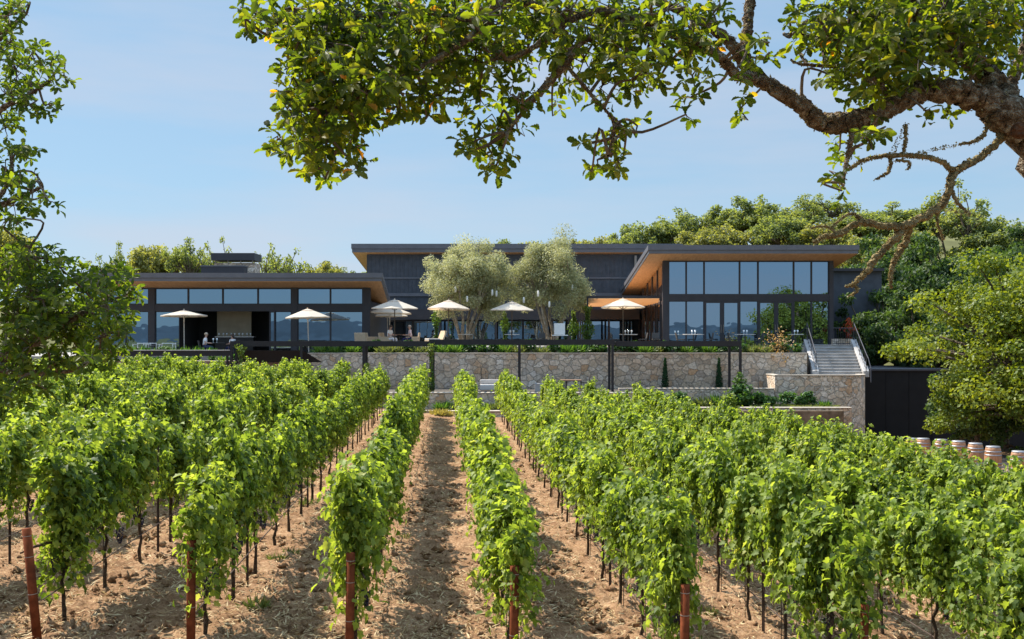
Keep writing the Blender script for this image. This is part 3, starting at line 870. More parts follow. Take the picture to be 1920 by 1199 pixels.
# ------------------------------------------------------------------ foreground oaks
def oak(name, label, limbs, dead, circles, leaf, depth_j, seed, dens, extra_trunk, rsz, lm='oak'):
    g = np.random.default_rng(seed)
    rr = random.Random(seed)
    e = empty(name, extra_trunk[0][:3], 0, label, 'oak tree')
    o0 = np.array(extra_trunk[0][:3])
    nodesP, nodesR = [], []

    def world(seq, sub=7):
        pts = []
        for q in seq:
            if len(q) == 5:   # already world
                pts.append(np.array(q[:4], float))
            else:
                px, py, Y, rp = q
                p = P(px, py, Y); pts.append(np.array([p.x, p.y, p.z, rp / FPX * Y]))
        return catmull(pts, sub)

    def make(seq, mat, nm, nz, sub=11, jit=.10):
        w = world(seq, sub)
        b = MB()
        P3 = [(p[:3] - o0 + np.array([rr.gauss(0, 1), rr.gauss(0, 1), rr.gauss(0, 1)]) * p[3] * jit) for p in w]
        rad = [max(p[3], .003) * (1 + rr.uniform(-.1, .12)) for p in w]
        b.tube(P3, rad, 18, noise=nz, rng=rr)
        for p in w: nodesP.append(p[:3]); nodesR.append(p[3])
        return b.build(nm, mat, e, True), w
    tw = [np.array(p, float) for p in extra_trunk]
    b = MB()
    cw = catmull(tw, 6)
    b.tube([p[:3] - o0 for p in cw], [p[3] for p in cw], 18, noise=.08, rng=rr)
    b.build('trunk', M['oakbark'], e, True)
    fuzz_p, fuzz_r = [], []
    for q in limbs:
        o, w = make(q, M['oakbark'], 'branch', .14)
        for p in w: fuzz_p.append(p[:3]); fuzz_r.append((p[3], .12))
    nlive = len(nodesP)
    for q in dead:
        o, w = make([(a_, b_, c_, d_ * .84) for a_, b_, c_, d_ in q], M['deadbark'], 'dead_branch', .18, 9, .26)
        for p in w: fuzz_p.append(p[:3]); fuzz_r.append((p[3], 1))
    # lichen tufts on the bark
    pos, nv, tv, sv = [], [], [], []
    for k in range(len(fuzz_p) - 1):
        seg = np.linalg.norm(fuzz_p[k + 1] - fuzz_p[k])
        if seg > .5: continue
        r, dn = fuzz_r[k]
        n = int(seg * (800 if dn == 1 else 420) * (.5 + min(r, .1) * 12))
        t = g.random((n, 1))
        d = nrm(g.normal(0, 1, (n, 3)))
        pos.append(fuzz_p[k] * (1 - t) + fuzz_p[k + 1] * t + d * r * .95)
        nv.append(nrm(g.normal(0, 1, (n, 3)))); tv.append(d + g.normal(0, .4, (n, 3)) + np.array([[0, 0, -.3]])); sv.append(g.uniform(.007, .019 if dn == 1 else .026, n))
    if pos:
        co, f, t = scatter(DIAMOND, np.concatenate(pos) - o0, np.concatenate(nv), np.concatenate(tv), np.concatenate(sv), seed)
        tag(link('lichen', np_mesh('lichen', co, f, M['lichen'], t), e), kind='stuff')
    # leaf rosettes on twigs
    NP = np.array(nodesP[:nlive])
    tb = MB()
    pos, nn, tt, ss = [], [], [], []
    for (px, py, r) in circles:
        Yc = depth_j(px, py, g)
        cc = np.array(P(px, py, Yc))
        q = NP[np.argmin(np.linalg.norm(NP - cc, axis=1))]
        mid = (q + cc) / 2 + g.normal(0, .05, 3) + np.array([0, 0, .05])
        tb.tube([p - o0 for p in catmull([q, mid, cc], 4)], [.013 - .0009 * i for i in range(9)], 5, cap=False)
        n = max(2, int(math.pi * r * r / (dens(px, py) if callable(dens) else dens)))
        for i in range(n):
            a = g.uniform(0, 6.28); q_ = r * math.sqrt(g.random())
            Yr = Yc + g.normal(0, .28)
            c = np.array(P(px + q_ * math.cos(a), py + q_ * math.sin(a), Yr))
            m2 = (cc + c) / 2 + g.normal(0, .03, 3)
            if i % 2 == 0: tb.tube([cc - o0, m2 - o0, c - o0], [.006, .0045, .0025], 4, cap=False)
            ax = nrm((c - cc) * 2.0 + g.normal(0, .10, 3) + np.array([0, 0, -.05]))
            k = int(g.integers(5, 9))
            ph = g.uniform(0, 6.28)
            u = nrm(np.cross(ax, g.normal(0, 1, 3))); v = np.cross(ax, u)
            for s in range(k):
                an = ph + s * 2.4
                rd = u * math.cos(an) + v * math.sin(an)
                tip = ax * g.uniform(.1, .9) + rd + np.array([0, 0, -.30])
                pos.append(c + ax * .02 * s * rsz - ax * .04)
                tt.append(tip)
                nn.append(ax * .6 - rd * .2 + np.array([0, 0, .55]) + g.normal(0, .4, 3))
                ss.append(g.uniform(.6, 1.3) * leaf * 1.06)
    co, f, t = scatter(OAK_LEAF, np.array(pos) - o0, np.array(nn), np.array(tt), np.array(ss), seed)
    link('foliage', np_mesh('oak_foliage', co, f, M[lm], t), e)
    tb.build('twig', M['bark'], e)
    return e


L1 = [(1965, 262, 7.1, 50), (1909, 226, 7.0, 39), (1848, 190, 6.95, 27), (1795, 172, 6.9, 22), (1741, 170, 6.9, 19), (1704, 180, 6.85, 19), (1648, 213, 6.8, 19), (1587, 230, 6.8, 20),
      (1540, 228, 6.75, 18), (1494, 192, 6.7, 15), (1442, 160, 6.7, 13), (1405, 130, 6.7, 13), (1372, 84, 6.65, 11), (1325, 47, 6.6, 9), (1274, 20, 6.6, 7), (1200, -14, 6.5, 6)]
L1b = [(1442, 160, 6.7, 11), (1405, 145, 6.6, 10), (1381, 141, 6.55, 9.5), (1349, 107, 6.5, 9), (1297, 79, 6.45, 8), (1241, 57, 6.4, 8), (1180, 34, 6.35, 8), (1120, 22, 6.3, 7), (1060, 44, 6.25, 6), (1000, 90, 6.2, 5), (950, 112, 6.15, 4)]
L1c = [(1402, 128, 6.7, 10), (1396, 92, 6.75, 9.5), (1403, 50, 6.8, 9), (1405, 12, 6.85, 9), (1412, -30, 6.9, 8)]
L2 = [(1909, 226, 7.0, 35), (1875, 180, 7.05, 25), (1848, 138, 7.1, 22), (1797, 93, 7.1, 21), (1764, 52, 7.15, 20), (1727, 26, 7.2, 19), (1695, -14, 7.2, 17)]
L2b = [(1713, 165, 6.88, 9), (1716, 120, 6.88, 8.5), (1714, 90, 6.9, 9), (1688, 97, 6.9, 8), (1668, 80, 6.9, 9)]
L3 = [(1885, 200, 7.1, 10), (1900, 150, 7.2, 10), (1918, 100, 7.3, 9), (1935, 40, 7.4, 8)]
L4 = [(1180, 34, 6.35, 7), (1130, 62, 6.3, 7), (1085, 82, 6.3, 6.5), (1060, 120, 6.25, 8), (1020, 165, 6.25, 7), (985, 205, 6.2, 4), (950, 250, 6.2, 3)]
L5 = [(1060, 44, 6.25, 5), (985, 5, 6.2, 8), (930, 10, 6.2, 8), (915, 45, 6.15, 7), (860, 85, 6.1, 6), (800, 120, 6.0, 4.5), (720, 160, 5.9, 4), (660, 190, 5.9, 3), (600, 250, 5.85, 2.5)]
L6 = [(915, 45, 6.15, 5), (800, 25, 6.1, 4), (680, 30, 6.0, 3.5), (580, 40, 6.0, 2.5), (500, 40, 6.0, 2)]
L7 = [(1060, 120, 6.25, 4), (1110, 180, 6.25, 3.5), (1150, 230, 6.3, 2.5), (1140, 290, 6.3, 2)]
L8 = [(1600, 228, 6.8, 6), (1596, 262, 6.75, 5), (1588, 300, 6.75, 4), (1580, 345, 6.75, 2.5)]
L9 = [(1690, 97, 6.9, 5), (1640, 75, 6.85, 4), (1560, 75, 6.8, 3.5), (1500, 66, 6.8, 3), (1470, 64, 6.8, 2)]
L10 = [(1670, 190, 6.82, 4), (1620, 120, 6.85, 4), (1560, 125, 6.9, 3.5), (1500, 120, 6.9, 2.5), (1482, 112, 6.9, 2)]
D1 = [(1895, 246, 7.0, 10), (1886, 249, 7.0, 9), (1849, 287, 6.95, 8), (1815, 308, 6.9, 8), (1788, 324, 6.9, 8), (1781, 348, 6.85, 8), (1768, 380, 6.85, 8), (1740, 404, 6.8, 8), (1713, 416, 6.8, 8), (1685, 440, 6.75, 8), (1657, 468, 6.75, 7),
      (1635, 495, 6.7, 7), (1615, 520, 6.7, 5.5), (1600, 533, 6.7, 4), (1587, 538, 6.7, 3)]
D2 = [(1788, 324, 6.9, 6), (1765, 303, 6.85, 5.5), (1722, 293, 6.8, 5), (1671, 292, 6.8, 5), (1640, 296, 6.8, 4), (1615, 303, 6.8, 4), (1587, 320, 6.8, 2.5)]
D3 = [(1713, 416, 6.8, 8), (1690, 425, 6.75, 8), (1655, 424, 6.7, 7.5), (1618, 417, 6.65, 7), (1595, 426, 6.65, 6.5), (1570, 441, 6.6, 6), (1545, 443, 6.6, 4.5), (1526, 455, 6.6, 3)]
D4 = [(1618, 417, 6.65, 5), (1608, 406, 6.65, 4), (1590, 402, 6.65, 3), (1560, 425, 6.6, 2)]
D5 = [(1706, 420, 6.8, 7), (1700, 448, 6.85, 7), (1683, 478, 6.85, 6.5), (1672, 505, 6.85, 5), (1670, 540, 6.85, 3)]
D6 = [(1840, 292, 6.95, 4), (1846, 255, 6.95, 4), (1851, 238, 6.95, 3.5)]
D6b = [(1851, 232, 6.95, 3.5), (1845, 252, 6.95, 4), (1825, 266, 6.9, 3.5), (1798, 271, 6.9, 2.5)]
D7 = [(1693, 294, 6.8, 3.5), (1697, 265, 6.8, 3.5), (1699, 232, 6.82, 3.5)]
D8 = [(1671, 292, 6.8, 4), (1668, 318, 6.8, 4), (1655, 330, 6.8, 3), (1641, 337, 6.8, 2)]
D9 = [(1781, 348, 6.85, 4), (1792, 375, 6.85, 4), (1806, 392, 6.85, 3), (1820, 402, 6.85, 2)]
D10 = [(1760, 390, 6.85, 3), (1758, 420, 6.85, 2.5), (1770, 450, 6.9, 1.5)]
D11 = [(1600, 533, 6.7, 3.5), (1608, 545, 6.7, 3), (1590, 556, 6.7, 1.5)]
D12 = [(1680, 300, 6.8, 3), (1705, 305, 6.8, 3), (1702, 318, 6.8, 2)]
D13 = [(1570, 437, 6.6, 3), (1548, 425, 6.6, 2.5), (1520, 428, 6.6, 1.5)]
CIR = [(480, 25, 38), (545, 15, 45), (600, 25, 50), (560, 78, 33), (575, 120, 48), (560, 165, 40), (610, 80, 60), (650, 30, 60), (640, 140, 60), (555, 215, 42), (610, 210, 60), (520, 262, 30), (555, 272, 35), (600, 270, 45),
       (600, 315, 34), (610, 335, 18), (650, 280, 40), (670, 230, 48), (690, 170, 55), (700, 100, 60), (720, 40, 60), (665, 310, 22), (740, 150, 55), (750, 200, 36), (790, 110, 60), (800, 175, 48), (800, 222, 20), (790, 50, 60),
       (850, 80, 60), (860, 150, 48), (855, 30, 60), (920, 40, 60), (930, 110, 55), (900, 185, 36), (935, 235, 38), (890, 265, 28), (920, 285, 33), (875, 285, 16), (930, 312, 16), (970, 185, 34), (970, 245, 20), (990, 90, 45), (1000, 30, 60),
       (1050, 60, 50), (1070, 20, 55), (1060, 130, 32), (1035, 200, 24), (1095, 110, 42), (1120, 50, 60), (1130, 160, 38), (1180, 100, 50), (1190, 40, 60), (1185, 150, 35), (1212, 135, 38), (1225, 168, 16), (1100, 272, 22), (1165, 235, 24),
       (1195, 236, 18), (1150, 270, 28), (1120, 300, 27), (1168, 300, 22), (1110, 322, 12), (1165, 322, 12), (1140, 246, 16), (1250, 60, 48), (1250, 20, 50), (1300, 62, 38), (1290, 100, 36), (1298, 142, 26), (1296, 182, 20), (1286, 215, 15),
       (1345, 92, 24), (1388, 122, 26), (1397, 168, 14), (1386, 205, 17), (1340, 30, 24), (1430, 112, 26), (1442, 80, 20), (1350, 8, 26), (1480, 30, 22), (1502, 60, 28), (1530, 30, 36), (1545, 90, 34), (1560, 142, 22), (1500, 98, 20),
       (1580, 60, 50), (1600, 112, 46), (1610, 30, 55), (1632, 150, 40), (1622, 186, 24), (1660, 60, 60), (1680, 120, 45), (1672, 170, 28), (1700, 30, 55), (1740, 60, 50), (1770, 20, 60), (1722, 112, 38), (1800, 62, 45), (1830, 30, 60),
       (1870, 70, 55), (1890, 30, 60), (1905, 115, 34), (1780, 125, 22), (1760, 148, 18), (1652, 218, 14), (1600, 255, 24), (1575, 278, 24), (1628, 262, 24), (1660, 238, 18), (1590, 302, 22), (1570, 332, 14), (1578, 358, 15), (1735, 208, 20),
       (1775, 205, 12), (1640, 90, 40), (1700, 70, 40), (1650, 20, 50), (1560, 20, 40), (1740, 15, 50), (1850, 110, 25), (1610, 75, 45), (520, 45, 28), (460, 35, 14), (780, 80, 50), (640, 60, 50), (700, 200, 36), (620, 110, 50), (590, 170, 50),
       (870, 20, 50), (940, 15, 50), (1010, 10, 50), (1150, 15, 50), (750, 15, 50), (830, 60, 50), (890, 110, 50), (720, 120, 50), (830, 130, 45), (1200, 70, 50), (600, 240, 40), (575, 300, 25)]
XOFF = 480  # circles further left hang nearer to the viewer


def dj(px, py, g):
    base = 5.95 + (px - 500) / 1400 * 1.05
    return base + g.normal(0, .32)


oak('oak_tree', 'large oak whose lichen-covered limb and leaves arch over the vineyard from the side', [L1, L1b, L1c, L2, L2b, L3, L4, L5, L6, L7, L8, L9, L10],
    [D1, D2, D3, D4, D5, D6b, D7, D8, D9, D10, D11, D12, D13], CIR + [(560 + 135 * k, -85 - 20 * (k % 3), 75) for k in range(11)] + [(1500 + 150 * k, -200, 90) for k in range(4)], .074, dj, 5,
    lambda px, py: 800 if py < -20 else 300 if px > 1560 and py < 190 else 430 if px < 780 else 480,
    [(5.6, 7.6, -.9, .46), (5.3, 7.5, 1.2, .40), (4.75, 7.35, 3.3, .34), (4.2, 7.2, 4.6, .28), (3.72, 7.1, 5.14, .21)], 1)
# sawn knot on the limb
ok = [o for o in bpy.data.objects if o.name == 'oak_tree.002' or o.name.startswith('oak_tree')]
oakroot = [o for o in ok if o.get('label', '').startswith('large oak')][0]
kp = P(1909, 246, 6.80) - Vector(oakroot.location)
b = MB(); b.lathe([(.052, 0), (.058, .03), (.05, .075), (.034, .08)], 16)
kn = b.build('sawn_knot', barkmat('cut_wood', (.05, .025, .015), (.11, .055, .03), (.16, .09, .05), 8), oakroot, True)
kn.location = kp; kn.rotation_euler = (R(95), 0, R(-8))

CL = [(15, 30, 30), (45, 18, 20), (20, 80, 35), (60, 100, 22), (95, 125, 22), (120, 140, 14), (110, 160, 10), (30, 130, 35), (60, 160, 24), (15, 180, 30), (50, 200, 24), (90, 196, 20), (75, 215, 13), (10, 240, 28), (30, 280, 28), (58, 280, 15), (10, 320, 30),
      (40, 340, 25), (80, 345, 20), (92, 378, 12), (60, 375, 20), (25, 385, 25), (10, 420, 18), (42, 410, 10), (58, 480, 36), (20, 500, 40), (88, 490, 18), (50, 540, 55), (110, 540, 45), (150, 520, 28), (190, 522, 28), (235, 545, 22), (250, 560, 13),
      (200, 570, 38), (150, 580, 45), (100, 600, 50), (30, 600, 55), (225, 600, 22), (238, 625, 15), (200, 630, 36), (140, 640, 42), (60, 650, 50), (170, 675, 26), (212, 665, 20), (110, 685, 30), (30, 695, 40), (70, 722, 20), (15, 740, 25), (232, 525, 20), (250, 540, 16), (215, 505, 14), (180, 500, 16), (245, 585, 14),
      (80, 560, 50), (130, 610, 40), (180, 600, 36), (60, 590, 50), (110, 500, 20)]
oak('oak_tree', 'shaded oak whose leafy boughs reach in from the edge beside the low wing', [
    [(-150, 640, 9.8, 22), (-60, 672, 9.7, 18), (0, 668, 9.6, 13), (50, 652, 9.6, 10), (85, 628, 9.5, 8), (120, 606, 9.5, 6), (155, 588, 9.5, 5), (200, 566, 9.5, 3)],
    [(-60, 672, 9.7, 14), (20, 696, 9.5, 8), (90, 700, 9.4, 5), (150, 690, 9.4, 3), (190, 650, 9.4, 2)],
    [(-130, 420, 9.8, 14), (-50, 400, 9.7, 9), (0, 385, 9.6, 6), (40, 370, 9.6, 4), (80, 350, 9.6, 2.5)],
    [(-130, 260, 9.8, 12), (-40, 230, 9.7, 8), (10, 200, 9.6, 5), (50, 180, 9.6, 4), (95, 150, 9.6, 2.5)],
    [(-130, 120, 9.8, 10), (-40, 100, 9.7, 7), (10, 60, 9.6, 5), (50, 25, 9.6, 2.5)],
    [(-10, 385, 9.6, 4), (20, 330, 9.6, 4), (20, 280, 9.6, 3)],
    [(85, 628, 9.5, 5), (60, 570, 9.5, 4), (55, 500, 9.5, 3), (55, 465, 9.5, 2)]],
    [], CL + [(-95, 60, 80), (-95, 200, 85), (-100, 340, 85), (-100, 480, 85), (-105, 620, 80), (-230, 120, 100), (-240, 330, 105), (-240, 540, 100), (-60, -90, 80), (-190, -90, 90)], .076,
    lambda px, py, g: (9.5 if px > -30 else 10.2) + g.normal(0, .4), 9, lambda px, py: 420 if px < -30 else 190,
    [(-6.6, 10.0, -.3, .34), (-6.4, 9.95, 1.5, .28), (-6.2, 9.9, 3.6, .24), (-6.0, 9.85, 5.2, .2), (-5.9, 9.8, 7.5, .14)], 1, 'oak_green')

# ------------------------------------------------------------------ terraces and stone walls
def wall(name, x0, x1, y0, y1, z0, z1, mat, label, cap=True):
    e = empty(name, (x0, y0, z0), 0, label, 'wall')
    MB().box(0, x1 - x0, 0, y1 - y0, 0, z1 - z0).build('stonework', mat, e)
    if cap: MB().box(-.02, x1 - x0 + .02, -.03, y1 - y0 + .02, z1 - z0, z1 - z0 + .045).build('capping', M['cap'], e, bevel=.01)
    return e


tag(MB().box(-30, -11.12, 54.35, 74, -1, LFLOOR).build('lower_terrace_floor', M['paver']), kind='structure')
tag(MB().box(-11.11, -9.0, 55.39, 74, -1, LFLOOR).build('lower_terrace_floor', M['paver']), kind='structure')
tag(MB().box(-8.99, 16.2, 56.2, 92, -1, FLOOR).build('terrace_floor', M['paver']), kind='structure')
tag(MB().box(16.21, 19.95, 58.4, 92, -1, FLOOR + .12).build('side_terrace_floor', M['paver']), kind='structure')
XM = PX(1211, 50.5)
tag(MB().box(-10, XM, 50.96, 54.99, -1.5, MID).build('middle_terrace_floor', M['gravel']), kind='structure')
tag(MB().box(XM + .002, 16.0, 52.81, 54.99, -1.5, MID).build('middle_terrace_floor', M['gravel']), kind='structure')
tag(MB().box(-10, 16.2, 55.4, 56.19, 1, 3.0).build('planting_bed_soil', M['earth']), kind='structure')
tag(MB().box(-6, 16.0, 48.85, 50.45, -1.5, .30).build('lower_bed_soil', M['earth']), kind='structure')
wall('retaining_wall', PX(578, 55), PX(1513, 55), 55.0, 55.38, -.5, 2.97, M['stone'], 'tall pale fieldstone retaining wall below the main terrace')
wall('retaining_wall', -30, PX(578, 55) - .05, 52.78, 53.05, -.5, 2.60, M['stone_shaded'], 'fieldstone wall below the lower terrace wing, its shade painted in brown')
wall('garden_wall', PX(700, 50.5), PX(1211, 50.5), 50.5, 50.95, -1.2, 1.06, M['stone'], 'low fieldstone wall in front of the sunken seating area')
wall('garden_wall', PX(1150, 52.4) + .3, PX(1452, 52.4), 52.4, 52.8, .6, 1.18, M['stone'], 'long low fieldstone ledge under the two climbing plants')
wall('garden_wall', PX(700, 48.4), PX(1010, 48.4), 48.4, 48.8, -1.4, .30, M['stone'], 'lowest fieldstone wall closing the end of the central aisle')
wall('garden_wall', PX(1180, 49.3), PX(1597, 49.3), 49.3, 49.7, -1.8, .40, M['stone'], 'lowest fieldstone wall with grassy bed below the stairs')
tag(MB().box(PX(1212, 50) + .1, 16.4, 49.7, 52.39, -1.5, .36).build('grassy_bed_soil', M['earth']), kind='structure')

# landing wall with rounded end
def arc_wall():
    e = empty('stair_wall', (0, 0, 0), 0, 'fieldstone landing wall with rounded corner at the foot of the stairs', 'wall')
    x0, x1, yf, rad = PX(1453, 52.6), PX(1586, 52.6), 52.6, 1.40
    path = [(x0, yf + 1.9), (x0, yf)] + [(x0 + (x1 - x0) * t, yf) for t in (.5, 1)]
    for k in range(1, 11):
        a = -math.pi / 2 + math.pi / 2 * k / 10
        path.append((x1 + rad * math.cos(a), yf + rad + rad * math.sin(a)))
    path += [(x1 + rad, yf + 2.6), (x1 + rad + .35, 58.0)]

    def strip(z0, z1, th, out):
        b = MB()
        v = []
        for i, p in enumerate(path):
            q0 = path[max(i - 1, 0)]; q1 = path[min(i + 1, len(path) - 1)]
            d = Vector((q1[0] - q0[0], q1[1] - q0[1])).normalized()
            nx, ny = d.y, -d.x
            v += [(p[0] + nx * out, p[1] + ny * out, z0), (p[0] + nx * out, p[1] + ny * out, z1), (p[0] - nx * th, p[1] - ny * th, z1), (p[0] - nx * th, p[1] - ny * th, z0)]
        f = []
        for i in range(len(path) - 1):
            a, c = i * 4, i * 4 + 4
            for k in range(4):
                f.append((a + k, c + k, c + (k + 1) % 4, a + (k + 1) % 4))
        f += [(3, 2, 1, 0), tuple((len(path) - 1) * 4 + k for k in range(4))]
        return b.add(v, f)
    strip(-1.9, 1.86, .34, 0).build('stonework', M['stone'], e)
    strip(1.86, 1.91, .36, .03).build('capping', M['cap'], e)
    tag(MB().box(x0 + .36, x1 + rad - .36, yf + .36, 57.9, 1.2, 1.82).build('stair_landing_floor', M['concrete']), kind='structure')


arc_wall()


def stairs():
    e = empty('stairs', (PX(1535, 54.6), 54.6, 1.84), R(-9), 'pale concrete stairs climbing to the terrace, dark rails both sides', 'stairs')
    n, rise, run, w = 10, .158, .34, 2.25
    for i in range(n):
        MB().box(0, w, i * run, n * run + .3, i * rise, (i + 1) * rise - .012 if i else rise - .012).build('step', M['concrete'], e, bevel=.015)
        MB().box(0, w, i * run - .025, i * run + run, (i + 1) * rise - .012, (i + 1) * rise + .02).build('tread', M['concrete'], e, bevel=.008)
    H = n * rise
    for x0, x1 in ((-.34, -.01), (w + .01, w + .32)):
        b = MB()
        b.hexa([(x0, -.25, -.1), (x1, -.25, -.1), (x1, n * run + .2, -.1), (x0, n * run + .2, -.1), (x0, -.25, .22), (x1, -.25, .22), (x1, n * run + .2, H + .34), (x0, n * run + .2, H + .34)])
        b.build('side_curb', M['concrete'], e, bevel=.02)
    for xs_ in (-.17, w + .16):
        b = MB()
        def at(t, h): return (xs_, -.25 + t * (n * run + .35), .2 + t * (H + .12) + h)
        for h in (.95, .14): b.tube([at(0, h), at(.5, h), at(1, h)], .026 if h > .5 else .014, 8)
        for k in range(9):
            t = k / 8
            b.tube([at(t, -.02), at(t, .95)], .022 if k % 4 == 0 else .010, 6)
        if xs_ > 1:
            b.tube([at(0, .95), (xs_ + .05, -.6, .9), (xs_ + .1, -1.0, .4), (xs_ + .06, -1.25, -.35)], .026, 8)
        b.build('railing', M['charcoal'], e)
    return e


stairs()
rail = MB()
for k in range(9): rail.tube([(18.75 + k * .13, 59.0, 3.42), (18.75 + k * .13, 59.0, 4.4)], .012, 6)
for h in (3.5, 4.4): rail.tube([(18.7, 59.0, h), (19.85, 59.0, h)], .022, 8)
tag(rail.build('terrace_railing', M['charcoal']), 'short dark railing with thin bars at the top of the stairs', 'railing')
wall('planter_wall', 18.75, 19.9, 59.2, 59.5, 3.2, 3.78, M['stone'], 'small pale stone curb beside the stair top', False)

# lower building under the trees, its deep shade painted on as black walls
bw = empty('basement_building', (PX(1618, 57), 57, -3.4), 0, 'basement building right of the stairs, its deep shade painted black', 'building')
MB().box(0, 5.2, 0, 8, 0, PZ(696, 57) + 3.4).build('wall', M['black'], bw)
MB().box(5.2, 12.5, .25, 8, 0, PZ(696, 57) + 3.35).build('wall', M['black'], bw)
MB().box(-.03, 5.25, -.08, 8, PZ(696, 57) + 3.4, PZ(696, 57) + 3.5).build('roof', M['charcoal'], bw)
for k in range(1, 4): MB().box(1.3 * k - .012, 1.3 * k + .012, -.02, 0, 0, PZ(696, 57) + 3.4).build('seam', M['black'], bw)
wb = empty('end_wing', (19.9, 71, 3.2), 0, 'dark windowless wing behind the end of the glass pavilion', 'building')
MB().box(0, 6.0, 0, 6, 0, 5.3).build('wall', M['siding'], wb)
MB().box(-.1, 6.1, -.3, 6, 5.3, 5.5).build('roof', M['charcoal'], wb)


# ------------------------------------------------------------------ buildings
def window(bld, o, x0, x1, z0, z1, Y, mat=None, name='window', fr=.05, dp=.12):
    """framed pane facing the viewer; o = origin of the building"""
    b = MB()
    ax = lambda x: x - o[0]
    y = Y - o[1]; a0, a1 = z0 - o[2], z1 - o[2]
    X0, X1 = ax(x0), ax(x1)
    b.box(X0, X0 + fr, y, y + dp, a0, a1); b.box(X1 - fr, X1, y, y + dp, a0, a1)
    b.box(X0 + fr, X1 - fr, y, y + dp, a0, a0 + fr); b.box(X0 + fr, X1 - fr, y, y + dp, a1 - fr, a1)
    w = b.build(name, M['charcoal'], bld)
    MB().box(X0 + fr, X1 - fr, y + .05, y + .07, a0 + fr, a1 - fr).build('pane', mat or M['glass'], w)
    return w


def roof(bld, o, x0, x1, ye, yb, zs, th, slope, skew=(0, 0), soff='soffit', step=True):
    """mono-pitch roof falling away from the viewer, cedar soffit under it"""
    L = lambda x, y, z: (x - o[0], y - o[1], z - o[2])
    dz = -slope * (yb - ye)
    r = MB()
    r.hexa([L(x0, ye, zs + .03), L(x1, ye, zs + .03), L(x1 + skew[1], yb, zs + .03 + dz), L(x0 + skew[0], yb, zs + .03 + dz), L(x0, ye, zs + th), L(x1, ye, zs + th), L(x1 + skew[1], yb, zs + th + dz), L(x0 + skew[0], yb, zs + th + dz)])
    ro = r.build('roof', M['fascia'], bld)
    t = MB()
    a, c = th * .48, th
    t.hexa([L(x0 - .05, ye - .06, zs + a), L(x1 + .05, ye - .06, zs + a), L(x1 + .05 + skew[1], yb, zs + a + dz), L(x0 - .05 + skew[0], yb, zs + a + dz), L(x0 - .05, ye - .06, zs + c + .03), L(x1 + .05, ye - .06, zs + c + .03), L(x1 + .05 + skew[1], yb, zs + c + .03 + dz), L(x0 - .05 + skew[0], yb, zs + c + .03 + dz)])
    t.build('fascia', M['fascia'], ro)
    g = MB()
    g.hexa([L(x0 + .05, ye + .04, zs), L(x1 - .05, ye + .04, zs), L(x1 - .05 + skew[1], yb, zs + dz), L(x0 + .05 + skew[0], yb, zs + dz), L(x0 + .05, ye + .04, zs + .028), L(x1 - .05, ye + .04, zs + .028), L(x1 - .05 + skew[1], yb, zs + .028 + dz), L(x0 + .05 + skew[0], yb, zs + .028 + dz)])
    g.build('soffit', M[soff], ro)
    return ro


# glass pavilion
YP = 62.0
o = (PX(1243, YP), YP, FLOOR)
pv = empty('glass_pavilion', o, 0, 'tall glass pavilion with sloping cedar-lined roof beside the stairs', 'building')
roof(pv, o, 8.1, 20.5, 60.0, 77, 8.80, .50, .12)
px = lambda a: PX(a, YP)
pz = lambda a: PZ(a, YP)
zt, zm0, zm1 = pz(490), pz(551.5), pz(564.5)
def solid(bld, o, x0, x1, y0, y1, z0, z1, name, mat): return MB().box(x0 - o[0], x1 - o[0], y0 - o[1], y1 - o[1], z0 - o[2], z1 - o[2]).build(name, mat, bld)
solid(pv, o, px(1243), px(1254), YP, YP + .35, FLOOR, zt + .2, 'column', M['charcoal'])
solid(pv, o, px(1555), px(1563), YP, YP + .35, FLOOR, zt + .2, 'column', M['charcoal'])
solid(pv, o, px(1254), px(1555), YP + .02, YP + .3, zm0, zm1, 'beam', M['charcoal'])
solid(pv, o, px(1254), px(1555), YP + .02, YP + .3, zt, zt + .2, 'beam', M['charcoal'])
E = [1254, 1287.2, 1320.8, 1387.5, 1422, 1489, 1522.3, 1555]
for a, c in zip(E, E[1:]): window(pv, o, px(a), px(c), zm1, zt, YP + .08)
E2 = [(1254, 1287.2, 0), (1287.2, 1320.8, 0), (1320.8, 1354.5, 1), (1354.5, 1387.5, 1), (1387.5, 1422, 0), (1422, 1456, 1), (1456, 1489, 1), (1489, 1522.3, 0), (1522.3, 1555, 0)]
zm1 = pz(551.5)
for a, c, d in E2:
    if not d: window(pv, o, px(a), px(c), FLOOR + .02, pz(564.5), YP + .08)
    else:
        w = window(pv, o, px(a), px(c), FLOOR + .02, pz(564.5), YP + .06, name='door', fr=.13, dp=.1)
        hx = (px(c) - .075 if a in (1320.8, 1422) else px(a) + .075) - o[0]
        MB().tube([(hx, .02, .85), (hx, .02, 1.35)], .016, 6).build('handle', M['wire'], w)
